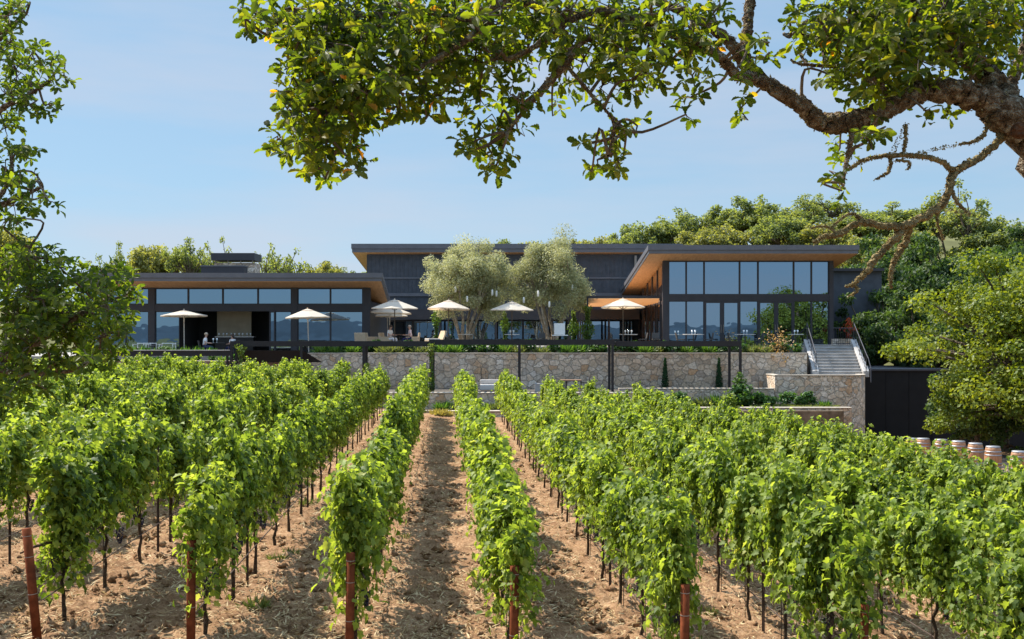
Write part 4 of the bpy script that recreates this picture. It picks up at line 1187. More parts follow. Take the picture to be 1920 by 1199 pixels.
# the band between the two window rows is a beam, upper row sits on it
# side wall towards the terrace: slanted glass bays
yb = [62.36 + 2.35 * i for i in range(6)]
for a, c in zip(yb, yb[1:]):
    t0, t1 = 8.76 - .12 * (a - 60), 8.76 - .12 * (c - 60)
    for (b0, b1, top) in ((FLOOR + .02, 5.9, None), (6.1, None, 1)):
        q0, q1 = (b1, b1) if top is None else (t0 - .05, t1 - .05)
        if q1 - b0 < .25: continue
        X = px(1243)
        L = lambda x, y, z: (x - o[0], y - o[1], z - o[2])
        fb = MB()
        for (ya, yc) in ((a, a + .08), (c - .08, c)):
            za, zc = q0 + (q1 - q0) * (ya - a) / (c - a), q0 + (q1 - q0) * (yc - a) / (c - a)
            fb.hexa([L(X, ya, b0), L(X + .12, ya, b0), L(X + .12, yc, b0), L(X, yc, b0), L(X, ya, za), L(X + .12, ya, za), L(X + .12, yc, zc), L(X, yc, zc)])
        w = fb.build('window', M['charcoal'], pv)
        pb = MB(); a2, c2 = a + .08, c - .08
        pb.hexa([L(X + .05, a2, b0), L(X + .07, a2, b0), L(X + .07, c2, b0), L(X + .05, c2, b0), L(X + .05, a2, q0), L(X + .07, a2, q0), L(X + .07, c2, q1), L(X + .05, c2, q1)])
        pb.build('pane', M['glass_warm'], w)
solid(pv, o, px(1243), px(1243) + .14, YP + .36, YP + 12.2, 5.9, 6.1, 'beam', M['charcoal'])
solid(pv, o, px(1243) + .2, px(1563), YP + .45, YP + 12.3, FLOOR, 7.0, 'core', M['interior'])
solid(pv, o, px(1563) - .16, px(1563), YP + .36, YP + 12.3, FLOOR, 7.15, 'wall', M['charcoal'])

# tall central barn
o = (-10.74, 75, FLOOR)
cb = empty('tall_hall', o, 0, 'tall dark hall with vertical board siding behind the olive trees', 'building')
roof(cb, o, PX(660, 74.4), 12.5, 74.4, 90, 10.10, .62, .12)
solid(cb, o, -10.74, 12, 75, 88, FLOOR, 8.6, 'wall', M['siding'])
b = MB()
b.hexa([(0, .001, 5.3), (22.7, .001, 5.3), (22.7, 12.9, 5.3), (0, 12.9, 5.3), (0, .001, 6.74), (22.7, .001, 6.74), (22.7, 12.9, 5.2 + .02), (0, 12.9, 5.2 + .02)])
b.build('wall', M['siding'], cb)
b = MB()
k = 0
while k * .30 < 22.6:
    b.box(k * .30, k * .30 + .05, -.04, -.002, 2.62, 6.72); k += 1
b.build('siding_battens', M['siding'], cb)
solid(cb, o, -10.76, 12, 74.93, 74.998, PZ(523, 75), PZ(520.5, 75), 'trim', M['fascia'])
solid(cb, o, -10.76, 12, 74.90, 74.998, PZ(556, 75), PZ(550, 75), 'trim', M['fascia'])
solid(cb, o, -9.4, 9.0, 71.6, 74.9, 5.15, 5.85, 'canopy', M['charcoal'])
for x in (-9.2, -5.2, -1.2, 2.8, 6.8): solid(cb, o, x, x + .14, 71.8, 71.94, FLOOR, 5.15, 'column', M['charcoal'])
xe = np.linspace(-9.3, 8.9, 10)
for a, c in zip(xe, xe[1:]): window(cb, o, a, c, FLOOR + .02, 5.12, 74.6, fr=.07)
solid(cb, o, PX(1192, 74), PX(1196, 74), 74.7, 74.9, PZ(498, 74), PZ(478, 74), 'downpipe', M['wire'])

# low wing with the bar
YL = 60.0
o = (PX(150, YL), YL, LFLOOR)
lw = empty('low_wing', o, 0, 'long low dark wing with upper strip windows and an open bar', 'building')
roof(lw, o, PX(140, 58), PX(716, 58), 58.0, 70, 7.05, .47, .12, (-.5, -.88))
px = lambda a: PX(a, YL)
pz = lambda a: PZ(a, YL)
for a, c in ((278, 290), (546, 557.5), (680, 694)): solid(lw, o, px(a), px(c), YL, YL + .35, LFLOOR, pz(540) + .25, 'column', M['charcoal'])
for a, c in ((150, 278), (290, 546), (557.5, 680)):
    solid(lw, o, px(a), px(c), YL + .03, YL + .3, pz(584), pz(571), 'beam', M['charcoal'])
    solid(lw, o, px(a), px(c), YL + .03, YL + .3, pz(541), pz(534), 'beam', M['charcoal'])
for a, c in ((150, 192), (192, 235), (235, 278), (290, 352), (352, 417), (417, 483), (483, 546), (557.5, 619), (619, 680)):
    window(lw, o, px(a), px(c), pz(571), pz(541), YL + .08)
for a, c in ((150, 192), (192, 235), (235, 278), (290, 336), (508, 546), (557.5, 619), (619, 680)):
    window(lw, o, px(a), px(c), LFLOOR + .02, pz(584), YL + .08)
window(lw, o, px(505), px(516), LFLOOR + .02, pz(584), YL - .02, name='sliding_door', fr=.08)
solid(lw, o, px(694) - .2, px(694), YL + .36, YL + 9, LFLOOR, 6.0, 'wall', M['charcoal'])
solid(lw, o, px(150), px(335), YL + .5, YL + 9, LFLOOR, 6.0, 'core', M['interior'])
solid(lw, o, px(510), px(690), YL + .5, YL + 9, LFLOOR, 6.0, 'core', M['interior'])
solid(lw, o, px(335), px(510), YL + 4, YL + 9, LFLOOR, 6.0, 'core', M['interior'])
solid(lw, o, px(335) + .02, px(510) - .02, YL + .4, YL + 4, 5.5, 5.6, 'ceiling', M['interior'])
for k in range(5): solid(lw, o, px(690) + .02, px(690) + .1, YL + .8 + k * 1.1, YL + .9 + k * 1.1, LFLOOR, 5.9, 'mullion', M['charcoal'])
sc_ = MB().box(0, 0.001 + PX(471, 62.5) - PX(407, 62.5), 0, .12, 0, 1.85).build('bar_screen', M['beige'])
sc_.location = (PX(407, 62.5), 62.5, 3.75)
tag(sc_, 'beige panel hanging behind the bar inside the low wing', 'screen')
br = empty('bar_counter', (PX(405, 61.4), 61.4, LFLOOR), 0, 'bar counter under the beige panel, lined with pale glasses', 'bar')
MB().box(0, 2.25, 0, .5, 0, 1.02).build('counter', M['interior'], br); MB().box(-.05, 2.3, -.06, .56, 1.02, 1.07).build('top', M['table'], br)

# rooftop chimney
ch = empty('chimney', (PX(398, 66), 66, 6.4), 0, 'broad stone chimney with dark metal hood on the low wing roof', 'chimney')
w = PX(478, 66) - PX(398, 66)
MB().box(.1, w - .05, .1, 1.6, 0, PZ(493, 66) - 6.4).build('stack', M['stone'], ch)
MB().box(-.05, w, -.1, 1.8, PZ(492, 66) - 6.4 + .12, PZ(475, 66) - 6.4).build('hood', M['charcoal'], ch)
b = MB()
for x in (.15, w * .35, w * .65, w - .2): b.box(x, x + .06, .05, .1, PZ(494, 66) - 6.4, PZ(490, 66) - 6.4 + .05)
b.build('hood_support', M['wire'], ch)
vb = empty('roof_vent', (PX(377, 64.5), 64.5, 6.5), 0, 'low dark metal vent box in front of the stone chimney', 'roof vent')
MB().box(0, PX(457, 64.5) - PX(377, 64.5), 0, .9, 0, PZ(500, 64.5) - 6.5).build('casing', M['charcoal'], vb)
MB().box(-.04, PX(457, 64.5) - PX(377, 64.5) + .04, -.05, .95, PZ(500, 64.5) - 6.5, PZ(499, 64.5) - 6.5 + .03).build('lid', M['fascia'], vb)

# ------------------------------------------------------------------ pergola frames
def pergola(x0, x1, yf, yb, z0, zt, posts, label, drop=None):
    e = empty('steel_pergola', (x0, yf, z0), 0, label, 'pergola', 'dark steel pergolas below the terrace')
    w, d, h = x1 - x0, yb - yf, zt - z0
    for y in (0, d):
        MB().box(0, w, y - .06, y + .06, h - .27, h).build('beam', M['blacksteel'], e)
    for x in (0.001, w - .101): MB().box(x, x + .10, .061, d - .061, h - .25, h - .02).build('beam', M['blacksteel'], e)
    b = MB()
    n = int(w / .28)
    for i in range(n): b.box(.14 + i * .28, .14 + i * .28 + .05, .062, d - .062, h - .14, h - .02)
    b.build('roof_slats', M['blacksteel'], e)
    for x in posts:
        for y in (0, d): MB().box(x - x0 - .065, x - x0 + .065, y - .061, y + .061, 0, h - .27).build('post', M['blacksteel'], e)
    if drop:
        b = MB(); b.hexa([(drop[0] - x0, .3, h - .5), (drop[1] - x0, .3, h - .5), (drop[1] + .9 - x0, d - .2, h - 1.1), (drop[0] - x0, d - .2, h - 1.1), (drop[0] - x0, .3, h - .47), (drop[1] - x0, .3, h - .47), (drop[1] + .9 - x0, d - .2, h - 1.07), (drop[0] - x0, d - .2, h - 1.07)])
        b.build('shade_panel', M['darkfabric'], e)
    return e


ya, yb_ = 51.6, 54.2
pergola(PX(432, ya), PX(803, ya), ya, 52.55, MID, PZ(640, ya), [PX(434, ya), PX(565, ya), PX(682, ya)], 'dark steel pergola at the lower terrace end with a shade panel', (PX(440, ya), PX(565, ya)))
pergola(PX(805, ya), PX(1152, ya), ya - .12, 53.2, MID, PZ(637, ya), [PX(808, ya), PX(974, ya), PX(1148, ya)], 'dark steel pergola in the middle, set slightly higher than its neighbours')
pergola(PX(1155, ya), PX(1390, ya), ya, 54.2, MID, PZ(640, ya), [PX(1388, ya)], 'short dark steel pergola nearest the stairs')
gt = empty('garden_edge', (PX(200, 52.6), 52.6, 0), 0, 'dark steel planter edge along the lower terrace', 'planter edge')
MB().box(0, PX(432, 52.6) - PX(200, 52.6), 0, .12, PZ(668, 52.6), PZ(658, 52.6)).build('edge_panel', M['blacksteel'], gt)
MB().box(0, PX(432, 52.6) - PX(200, 52.6), -.05, .3, PZ(658, 52.6), PZ(656.6, 52.6)).build('edge_top', M['concrete'], gt)
for k in (0.4, 3.4, 6.2): MB().box(k, k + .1, .02, .1, .2, PZ(668, 52.6)).build('post', M['blacksteel'], gt)

# terrace trellis between the olives and awning pergola
tr = empty('steel_trellis', (PX(818, 66), 66, FLOOR), 0, 'thin dark steel trellis frame behind the olive trees', 'trellis')
w = PX(1068, 66) - PX(818, 66)
MB().box(0, w, -.05, .05, 2.45, 2.6).build('beam', M['charcoal'], tr)
for x in (0, w / 2, w - .1): MB().box(x, x + .1, -.049, .049, 0, 2.45).build('post', M['charcoal'], tr)
ap = empty('awning_pergola', (PX(1100, 63), 63, FLOOR), 0, 'steel pergola with wavy sunlit tan fabric beside the glass pavilion', 'pergola')
w = PX(1240, 63) - PX(1100, 63)
H = PZ(555, 63) - FLOOR
for y in (0, 8.6): MB().box(0, w, y - .05, y + .05, H - .15, H).build('beam', M['charcoal'], ap)
for x in (.002, w - .102): MB().box(x, x + .1, .051, 8.549, H - .14, H - .01).build('beam', M['charcoal'], ap)
for y in (0, 2.15, 4.3, 6.45, 8.6):
    for x in (.05, w - .05): MB().box(x - .05, x + .05, y - .049, y + .049, 0, H - .15).build('post', M['charcoal'], ap)
v, f = [], []
ny = 61
for i in range(ny):
    y = .1 + 8.4 * i / (ny - 1)
    z = H - .17 - .26 * abs(math.sin(math.pi * (y - .1) / 1.2)) ** .8
    for x in (.12, w * .5, w - .12): v.append((x, y, z)); 
    for x in (.12, w * .5, w - .12): v.append((x, y, z + .006))
for i in range(ny - 1):
    for k in (0, 1):
        a = i * 6 + k; f += [(a, a + 1, a + 7, a + 6), (a + 3, a + 9, a + 10, a + 4)]
MB().add(v, f).build('awning', M['awning'], ap, True)

# ------------------------------------------------------------------ umbrellas
def umbrella_meshes(rad, rise, dark):
    c = MB()
    n = 8
    rings = [(.05, rise), (.28 * rad, rise * .80), (.62 * rad, rise * .43), (rad, 0)]
    v, f = [], []
    for (r, z) in rings:
        for k in range(n * 3):
            a = 2 * math.pi * k / (n * 3) + math.pi / 8
            sag = 1 - .05 * (r / rad) * (k % 3 != 0)
            v.append((r * sag * math.cos(a), r * sag * math.sin(a), z - .015 * (k % 3 != 0) * (r / rad)))
    m = n * 3
    for i in range(3):
        for k in range(m): f.append((i * m + k, (i + 1) * m + k, (i + 1) * m + (k + 1) % m, i * m + (k + 1) % m))
    f.append(tuple(range(m)))
    c.add(v, f)
    # valance lip
    v2, f2 = [], []
    for z in (0, -.05):
        for k in range(m):
            a = 2 * math.pi * k / m + math.pi / 8; s = 1 - .05 * (k % 3 != 0)
            v2.append((rad * s * math.cos(a), rad * s * math.sin(a), z - .015 * (k % 3 != 0)))
    for k in range(m): f2.append((k, m + k, m + (k + 1) % m, (k + 1) % m))
    c.add(v2, f2)
    cap = MB().lathe([(.26 * rad, rise * .86), (.12, rise * 1.0), (.03, rise + .03), (.025, rise + .1)], 12)
    p = MB().tube([(0, 0, -2.3), (0, 0, rise)], .028, 10)
    rb = MB()
    for k in range(n):
        a = 2 * math.pi * k / n + math.pi / 8
        rb.tube([(.06 * math.cos(a), .06 * math.sin(a), rise - .05), (rad * .97 * math.cos(a), rad * .97 * math.sin(a), -.03)], .010, 5)
        rb.tube([(.05 * math.cos(a), .05 * math.sin(a), -.12), (rad * .5 * math.cos(a), rad * .5 * math.sin(a), rise * .46)], .009, 5)
    bs = MB().lathe([(.3, 0), (.3, .06), (.06, .09), (.05, .2)], 16, (0, 0, -2.3))
    pm = M['darkpole'] if dark else M['pole']
    return c.mesh('canopy', M['umbrella']), cap.mesh('cap', M['umbrella']), p.mesh('pole', pm), rb.mesh('rib', pm), bs.mesh('base', M['charcoal'])


UM = {}
UMB = [(345, 592, 57.0, 1.27, .28, LFLOOR, 0, 'white parasol over the lower terrace, nearest the leafy oak bough'),
       (577, 595, 56.6, 1.24, .44, LFLOOR, 0, 'white parasol before the low wing corner window, mirrored in the glass'),
       (740, 578, 58.0, 1.34, .46, FLOOR, 1, 'white parasol above the seated couple, frontmost of three stacked parasols'),
       (731, 587, 61.0, 1.36, .40, FLOOR, 0, 'tan-lit parasol, middle of the three overlapping parasols'),
       (726, 593, 63.5, 1.30, .38, FLOOR, 0, 'tan-lit parasol, rearmost and lowest of the three overlapping parasols'),
       (841, 579, 58.5, 1.27, .46, FLOOR, 1, 'white parasol in front of the wider olive tree'),
       (960, 581, 58.8, 1.25, .44, FLOOR, 1, 'white parasol between the two olive trees'),
       (1168, 576, 59.0, 1.28, .46, FLOOR, 1, 'white parasol before the tan awning beside the glass pavilion')]
for (ux, uy, Y, r, rise, fl, dk, lab) in UMB:
    key = (round(r, 2), rise, dk)
    if key not in UM: UM[key] = umbrella_meshes(r, rise, dk)
    z = PZ(uy, Y)
    e = empty('parasol', (PX(ux, Y), Y, z), .2 * ux, lab, 'parasol', 'white parasols on the terraces')
    e.rotation_euler = (R(1.6 * math.sin(ux)), R(1.4 * math.cos(ux * 1.7)), .2 * ux)
    for nm, me in zip(('canopy', 'cap', 'pole', 'rib', 'base'), UM[key]):
        c = link(nm, me, e)
        if nm in ('pole', 'base'):
            h = z - fl
            if nm == 'base': c.location = (0, 0, 2.3 - h)
            else: c.scale = (1, 1, 1); c.location = (0, 0, 0)
    if z - fl > 2.3:
        MB().tube([(0, 0, fl - z), (0, 0, -2.25)], .032, 10).build('pole', M['darkpole'] if dk else M['pole'], e)


# ------------------------------------------------------------------ furniture
def chair_wicker(label, loc, rz, mat='wicker', s=1.0, group='low wicker armchairs'):
    e = empty('armchair', loc, rz, label, 'armchair', group); e.scale = (s, s, s)
    MB().box(-.36, .36, -.36, .36, .08, .36).build('seat', M[mat], e, bevel=.04)
    b = MB(); b.hexa([(-.40, .30, .1), (.40, .30, .1), (.40, .42, .1), (-.40, .42, .1), (-.40, .40, .84), (.40, .40, .84), (.40, .50, .82), (-.40, .50, .82)])
    b.build('backrest', M[mat], e, bevel=.03)
    for x in (-.45, .361): MB().box(x, x + .09, -.36, .38, .08, .60).build('armrest', M[mat], e, bevel=.03)
    MB().box(-.33, .33, -.34, .28, .36, .47).build('cushion', M['cushion'], e, bevel=.04)
    for x in (-.38, .32):
        for y in (-.32, .3): MB().box(x, x + .06, y, y + .06, 0, .08).build('leg', M['darkchair'], e)
    return e


def dining_chair(label, loc, rz, group='dark dining chairs on the terrace'):
    e = empty('dining_chair', loc, rz, label, 'chair', group)
    MB().box(-.23, .23, -.23, .23, .42, .47).build('seat', M['darkchair'], e, bevel=.015)
    b = MB(); b.hexa([(-.22, .2, .5), (.22, .2, .5), (.22, .24, .5), (-.22, .24, .5), (-.20, .27, .84), (.20, .27, .84), (.20, .31, .83), (-.20, .31, .83)])
    b.build('backrest', M['darkchair'], e, bevel=.01)
    for x in (-.2, .17):
        for y in (-.2, .17): MB().box(x, x + .03, y, y + .03, 0, .42).build('leg', M['darkchair'], e)
        MB().box(x, x + .03, .2, .235, .42, .56).build('back_post', M['darkchair'], e)
    return e


def white_chair(label, loc, rz):
    e = empty('frame_chair', loc, rz, label, 'armchair', 'white framed lounge chairs on the lower terrace')
    for x in (-.38, .34):
        b = MB(); b.box(x, x + .04, -.38, -.34, 0, .64); b.box(x, x + .04, .34, .38, 0, .70); b.box(x, x + .04, -.34, .34, .60, .64)
        b.build('side_frame', M['white'], e)
    b = MB(); b.box(-.34, .34, .34, .38, .66, .70); b.box(-.34, .34, .34, .38, .3, .34); b.box(-.34, .34, -.38, -.34, .28, .32)
    b.build('back_frame', M['white'], e)
    MB().box(-.33, .33, -.33, .33, .33, .44).build('cushion', M['darkchair'], e, bevel=.03)
    return e


GOB = MB().lathe([(.034, 0), (.034, .005), (.005, .012), (.005, .085), (.03, .11), (.042, .15), (.036, .21), (.033, .21)], 10).mesh('wine_glass', M['goblet'], True)
NG = [0]


def table(label, loc, r, n_glass, place, h=.75, round_=True, mat='table'):
    e = empty('terrace_table', loc, 0, label, 'table', 'terrace tables')
    if round_: MB().lathe([(r - .02, h - .04), (r, h - .03), (r, h - .005), (r - .015, h)], 24).build('top', M[mat], e)
    else: MB().box(-r, r, -.4, .4, h - .05, h).build('top', M[mat], e, bevel=.01)
    MB().tube([(0, 0, .03), (0, 0, h - .04)], .035, 8).build('pedestal', M['darkchair'], e)
    MB().lathe([(.24, 0), (.24, .02), (.05, .035)], 16).build('foot', M['darkchair'], e)
    for k in range(n_glass):
        g = link('wine_glass', GOB)
        a = (k - (n_glass - 1) / 2) * .19
        g.location = (loc[0] + a, loc[1] - .1 + .05 * (k % 2), loc[2] + h + .001)
        g.scale = (1.25, 1.25, 1.15)
        tag(g, f'{["first", "second", "third"][k]} clear wine glass on {place}', 'wine glass', 'wine glasses on the tables')
    return e


def fl(px, Y, f=FLOOR): return (PX(px, Y), Y, f)


table('pale round table by the pavilion, nearest the pavilion corner column', fl(1300, 59.2), .62, 2, 'the pale table nearest the pavilion corner')
table('pale round table in front of the pavilion doors', fl(1397, 59.2), .60, 2, 'the pale table before the doors')
table('pale round table beside the stair rail, behind the orange-leaved shrub', fl(1492, 59.2), .45, 2, 'the pale table beside the stair rail')
table('pale table under the parasol in front of the tan awning', fl(1178, 60.2), .55, 3, 'the table under the awning-side parasol')
table('white table with glasses between the two olive trees', fl(960, 60.3), .46, 2, 'the white table between the olive trees', mat='white')
table('thin pale table right under the wider olive tree', fl(872, 60.0), .46, 0, '', mat='table')
table('brown table between the seated couple', fl(748, 59.6), .42, 0, '', .74, mat='brown')
for k, (cx, Y, rz, lab) in enumerate([
        (1276, 59.3, 1.57, 'dark chair at the pavilion corner table, left side'), (1328, 59.4, -1.57, 'dark chair at the pavilion corner table, right side'),
        (1374, 59.3, 1.57, 'dark chair at the table before the doors, left side'), (1422, 59.4, -1.57, 'dark chair at the table before the doors, right side'),
        (1466, 59.4, 1.4, 'dark chair between the orange-leaved shrub and the rail-side table'),
        (1154, 60.2, 1.57, 'dark chair left of the table under the awning-side parasol'), (1205, 60.3, -1.57, 'dark chair right of the table under the awning-side parasol'),
        (936, 60.4, 1.57, 'dark chair left of the white table between the olives'), (984, 60.4, -1.57, 'dark chair right of the white table between the olives'),
        (1018, 60.6, .2, 'dark chair beside the stems of the taller olive tree'), (850, 60.2, 1.57, 'dark chair left of the thin pale table'), (896, 60.2, -1.57, 'dark chair right of the thin pale table'),
        (1230, 60.3, 0, 'dark chair beside the awning pergola posts')]):
    dining_chair(lab, fl(cx, Y), rz)
ct = empty('service_cart', fl(1049, 60.6), 0, 'white square service cart before the taller olive tree', 'cart')
MB().box(-.32, .32, -.25, .25, .72, 1.40).build('cabinet', M['white'], ct, bevel=.02)
MB().box(-.45, .5, -.3, .3, .66, .71).build('top', M['white'], ct)
for x in (-.3, .26):
    for y in (-.2, .16): MB().box(x, x + .04, y, y + .04, 0, .66).build('leg', M['darkchair'], ct)
chair_wicker('pale wicker armchair under the seated woman, open to the side', fl(728, 59.2), 1.35)
chair_wicker('pale wicker armchair under the man in navy trousers', fl(772, 59.2), -1.45)
chair_wicker('pale wicker armchair left of the three parasols, with its back leaning', fl(684, 58.8), 2.6)
chair_wicker('pale wicker armchair beside the bare column corner, half hidden', fl(700, 59.4), 1.9)
lo = empty('lounge_sofa', fl(812, 58.6), -1.2, 'pale wicker lounge sofa with high sloping back near the ivy post', 'sofa')
MB().box(-.5, .5, -.4, .4, .1, .38).build('seat', M['wicker'], lo, bevel=.03)
b = MB(); b.hexa([(-.5, .3, .1), (.5, .3, .1), (.5, .42, .1), (-.5, .42, .1), (-.5, .62, .95), (.5, .62, .95), (.5, .7, .93), (-.5, .7, .93)]); b.build('backrest', M['wicker'], lo, bevel=.02)
MB().box(-.46, .46, -.38, .3, .38, .5).build('cushion', M['cushion'], lo, bevel=.03)
for cx, Y, rz, lab in ((266, 55.8, 0, 'white framed lounge chair at the leafy edge of the lower terrace'), (314, 55.8, .1, 'white framed lounge chair in front of the first parasol'), (286, 57.4, 3.1, 'white framed lounge chair behind the low dark table')):
    white_chair(lab, fl(cx, Y, LFLOOR), rz)
table('low dark table between two white framed chairs', fl(290, 56.2, LFLOOR), .42, 0, '', .55, mat='darkchair')
table('dark round table in front of the man in a white shirt', fl(404, 57.2, LFLOOR), .5, 2, 'the table of the man in white', .72, mat='darkchair')
for k in range(9):
    g = link('wine_glass', GOB); g.location = (PX(405, 61.4) + .15 + k * .24, 61.5 + .1 * (k % 2), LFLOOR + 1.071); g.scale = (1.2, 1.2, 1.0)
    tag(g, 'small glass standing in the line along the bar counter', 'wine glass', 'glasses lined up on the bar')
# sunken seating by the big wall
chair_wicker('brown wicker armchair in the sunken seating area', (PX(876, 52.2), 52.2, MID), 2.9, 'brown', .92, 'seats in the sunken area')
sf = empty('lounge_sofa', (PX(932, 52.4), 52.4, MID), 0, 'grey-white cushioned sofa in the sunken seating area', 'sofa')
MB().box(-.9, .9, -.4, .4, .05, .34).build('seat', M['cushion'], sf, bevel=.05)
MB().box(-.9, .9, .3, .45, .34, .58).build('backrest', M['cushion'], sf, bevel=.05)
st = MB().box(-.25, .25, -.25, .25, 0, .42).build('stool', M['concrete'], None, bevel=.02); st.location = (PX(1012, 52), 52, MID)
tag(st, 'pale square concrete stool before the big stone wall', 'stool')
ft = empty('garden_table', (PX(1070, 53), 53, MID), 0, 'brown wooden table with dark legs before the big stone wall', 'table')
MB().box(-.55, .55, -.35, .35, .5, .56).build('top', M['brown'], ft)
for x in (-.25, .2): MB().box(x, x + .06, -.1, .1, 0, .5).build('leg', M['darkchair'], ft)
for cx, lab in ((1045, 'dark chair left of the brown wooden table'), (1096, 'dark chair right of the brown wooden table')):
    dining_chair(lab, (PX(cx, 53.2), 53.2, MID), 1.57 if cx < 1070 else -1.57, 'dark chairs by the big stone wall')
LA = MB().lathe([(.015, .34), (.05, .31), (.06, .15), (.055, 0), (.02, -.02)], 10).mesh('lantern', M['lantern'], True)
for k, (lx, ly, Y) in enumerate([(854, 548, 59.6), (876, 566, 59.4), (923, 554, 59.8), (931, 556, 60), (982, 568, 60.2), (1009, 556, 60), (1030, 576, 59.9), (1073, 544, 60.5)]):
    e = empty('hanging_lantern', P(lx, ly, Y), 0, ['white lantern hanging highest in the wider olive tree', 'white lantern hanging just above the wider olive stems', 'left one of two close white lanterns between olive crowns',
              'right one of two close white lanterns between olive crowns', 'white lantern low at the inner edge of the taller olive', 'white lantern in the middle of the taller olive crown',
              'white lantern lowest among the taller olive stems', 'white lantern at the outer upper edge of the taller olive'][k], 'lantern', 'white lanterns in the olive trees')
    link('shade', LA, e)
    MB().tube([(0, 0, .33), (0, 0, .8)], .006, 4).build('cord', M['charcoal'], e)


# ------------------------------------------------------------------ people
def skinned(name, verts, edges, rad, mat, parent, root=0, sub=1):
    me = bpy.data.meshes.new(name)
    me.from_pydata(verts, edges, [])
    ob_ = link(name, me, parent)
    ob_.modifiers.new('skin', 'SKIN').use_smooth_shade = True
    sv = me.skin_vertices[0].data
    for i, r in enumerate(rad): sv[i].radius = (r, r); sv[i].use_root = (i == root)
    if sub:
        m = ob_.modifiers.new('sub', 'SUBSURF'); m.levels = sub; m.render_levels = sub
    me.materials.append(mat)
    return ob_


def person(label, loc, rz, shirt, trousers, hair, long_hair=False, lean=.0):
    e = empty('person', loc, rz, label, 'person'); e.scale = (.93, .93, .93)
    V, E, RD = [], [], []

    def add(p, r, par=None):
        q = (p[0] + lean * max(p[2] - .5, 0), p[1], p[2]) if p[2] > .55 else p
        V.append(q); RD.append(r)
        if par is not None: E.append((par, len(V) - 1))
        return len(V) - 1
    pel = add((0, 0, .50), .135)
    sp = add((-.02, 0, .70), .125, pel); chst = add((0, 0, .92), .135, sp); nk = add((.01, 0, 1.07), .055, chst)
    hb = add((.035, 0, 1.15), .070, nk); hm = add((.04, 0, 1.24), .092, hb); ht = add((.025, 0, 1.33), .070, hm)
    tor = [0, 1, 2]
    arms, legs = [], []
    for s in (-1, 1):
        sh = add((0, .17 * s, .99), .062, chst); el = add((.06, .24 * s, .74), .046, sh); wr = add((.29, .15 * s, .72), .030, el); pm_ = add((.36, .13 * s, .72), .036, wr)
        for k in range(4):
            a = add((.42, .13 * s + (k - 1.5) * .020, .715), .0085, pm_); add((.455 - .004 * abs(k - 1), .13 * s + (k - 1.5) * .020, .695), .0075, a)
        t = add((.375, (.13 - .045) * s, .725), .010, pm_); add((.41, (.13 - .055) * s, .715), .009, t)
        arms.append((sh, el))
        hp = add((.05, .09 * s, .49), .095, pel); kn_ = add((.45, .12 * s, .50), .060, hp); an = add((.47, .12 * s, .10), .040, kn_); to = add((.60, .13 * s, .045), .038, an)
        legs.append((hp, kn_, an))
    skinned('body', V, E, RD, M['skin'], e)
    hc = Vector(V[hm])
    # face: nose, eyes, ears as small raised features
    f = MB()
    f.add([(hc.x + .085, hc.y - .014, hc.z - .02), (hc.x + .085, hc.y + .014, hc.z - .02), (hc.x + .118, hc.y, hc.z - .018), (hc.x + .088, hc.y, hc.z + .03)], [(0, 1, 2), (1, 3, 2), (3, 0, 2), (0, 3, 1)])
    for s in (-1, 1): f.lathe([(.008, -.02), (.018, 0), (.008, .025)], 6, (hc.x, hc.y + s * .092, hc.z))
    f.build('face', M['skin'], e)
    for s in (-1, 1): MB().box(hc.x + .080, hc.x + .092, hc.y + s * .035 - .01, hc.y + s * .035 + .01, hc.z + .012, hc.z + .022).build('eye', M['eye'], e)
    MB().box(hc.x + .082, hc.x + .09, hc.y - .022, hc.y + .022, hc.z - .052, hc.z - .044).build('mouth', M['skin'], e)
    h = MB()
    prof = [(.098, -.01), (.108, .03), (.100, .07), (.07, .105), (.02, .12)]
    h.lathe(prof, 14, (hc.x - .02, hc.y, hc.z))
    if long_hair: h.tube([(hc.x - .06, hc.y, hc.z + .05), (hc.x - .10, hc.y, hc.z - .05), (hc.x - .10, hc.y, hc.z - .16)], [.075, .075, .03], 10)
    else: h.tube([(hc.x - .05, hc.y, hc.z + .04), (hc.x - .07, hc.y, hc.z - .05)], [.08, .05], 10)
    h.build('hair', hair, e, True)
    # clothes follow the same joints, a little larger
    sv = [V[0], V[1], V[2], (V[2][0] + .005, 0, V[2][2] + .09)]; se = [(0, 1), (1, 2), (2, 3)]; sr = [.142, .140, .150, .085]
    for sh, el in arms:
        i = len(sv); mid = tuple((Vector(V[sh]) * .25 + Vector(V[el]) * .75)); sv += [V[sh], mid]; se += [(2, i), (i, i + 1)]; sr += [.076, .062]
    skinned('shirt', sv, se, sr, shirt, e)
    tv = [V[0]]; te = []; trd = [.146]
    for a in legs:
        i = len(tv); tv += [V[a[0]], V[a[1]], V[a[2]]]; te += [(0, i), (i, i + 1), (i + 1, i + 2)]; trd += [.105, .075, .056]
    skinned('trousers', tv, te, trd, trousers, e)
    return e


person('woman seated in white, dark hair, under the frontmost of three parasols', fl(730, 58.9, FLOOR + .02), -.5, M['shirt_white'], M['white_trousers'], M['hair_dark'], True, .1)
person('grey-haired man seated in pale pink shirt and navy trousers', fl(769, 58.9, FLOOR + .02), 3.4, M['shirt_pink'], M['navy'], M['hair_grey'], False, .02)
person('pale-haired man seated in a white shirt on the lower terrace', fl(384, 56.8, LFLOOR + .02), .1, M['shirt_white'], M['navy'], M['hair_pale'], False, .08)
person('brown-haired person seated before the bar counter, mostly hidden', fl(437, 58.6, LFLOOR - .05), 2.6, M['shirt_white'], M['navy'], M['hair_dark'], True, .05)
dining_chair('dark chair under the man in a white shirt', fl(382, 56.9, LFLOOR), 1.67, 'dark chairs on the lower terrace')
dining_chair('dark chair under the person before the bar', fl(438, 58.7, LFLOOR), -2.1, 'dark chairs on the lower terrace')

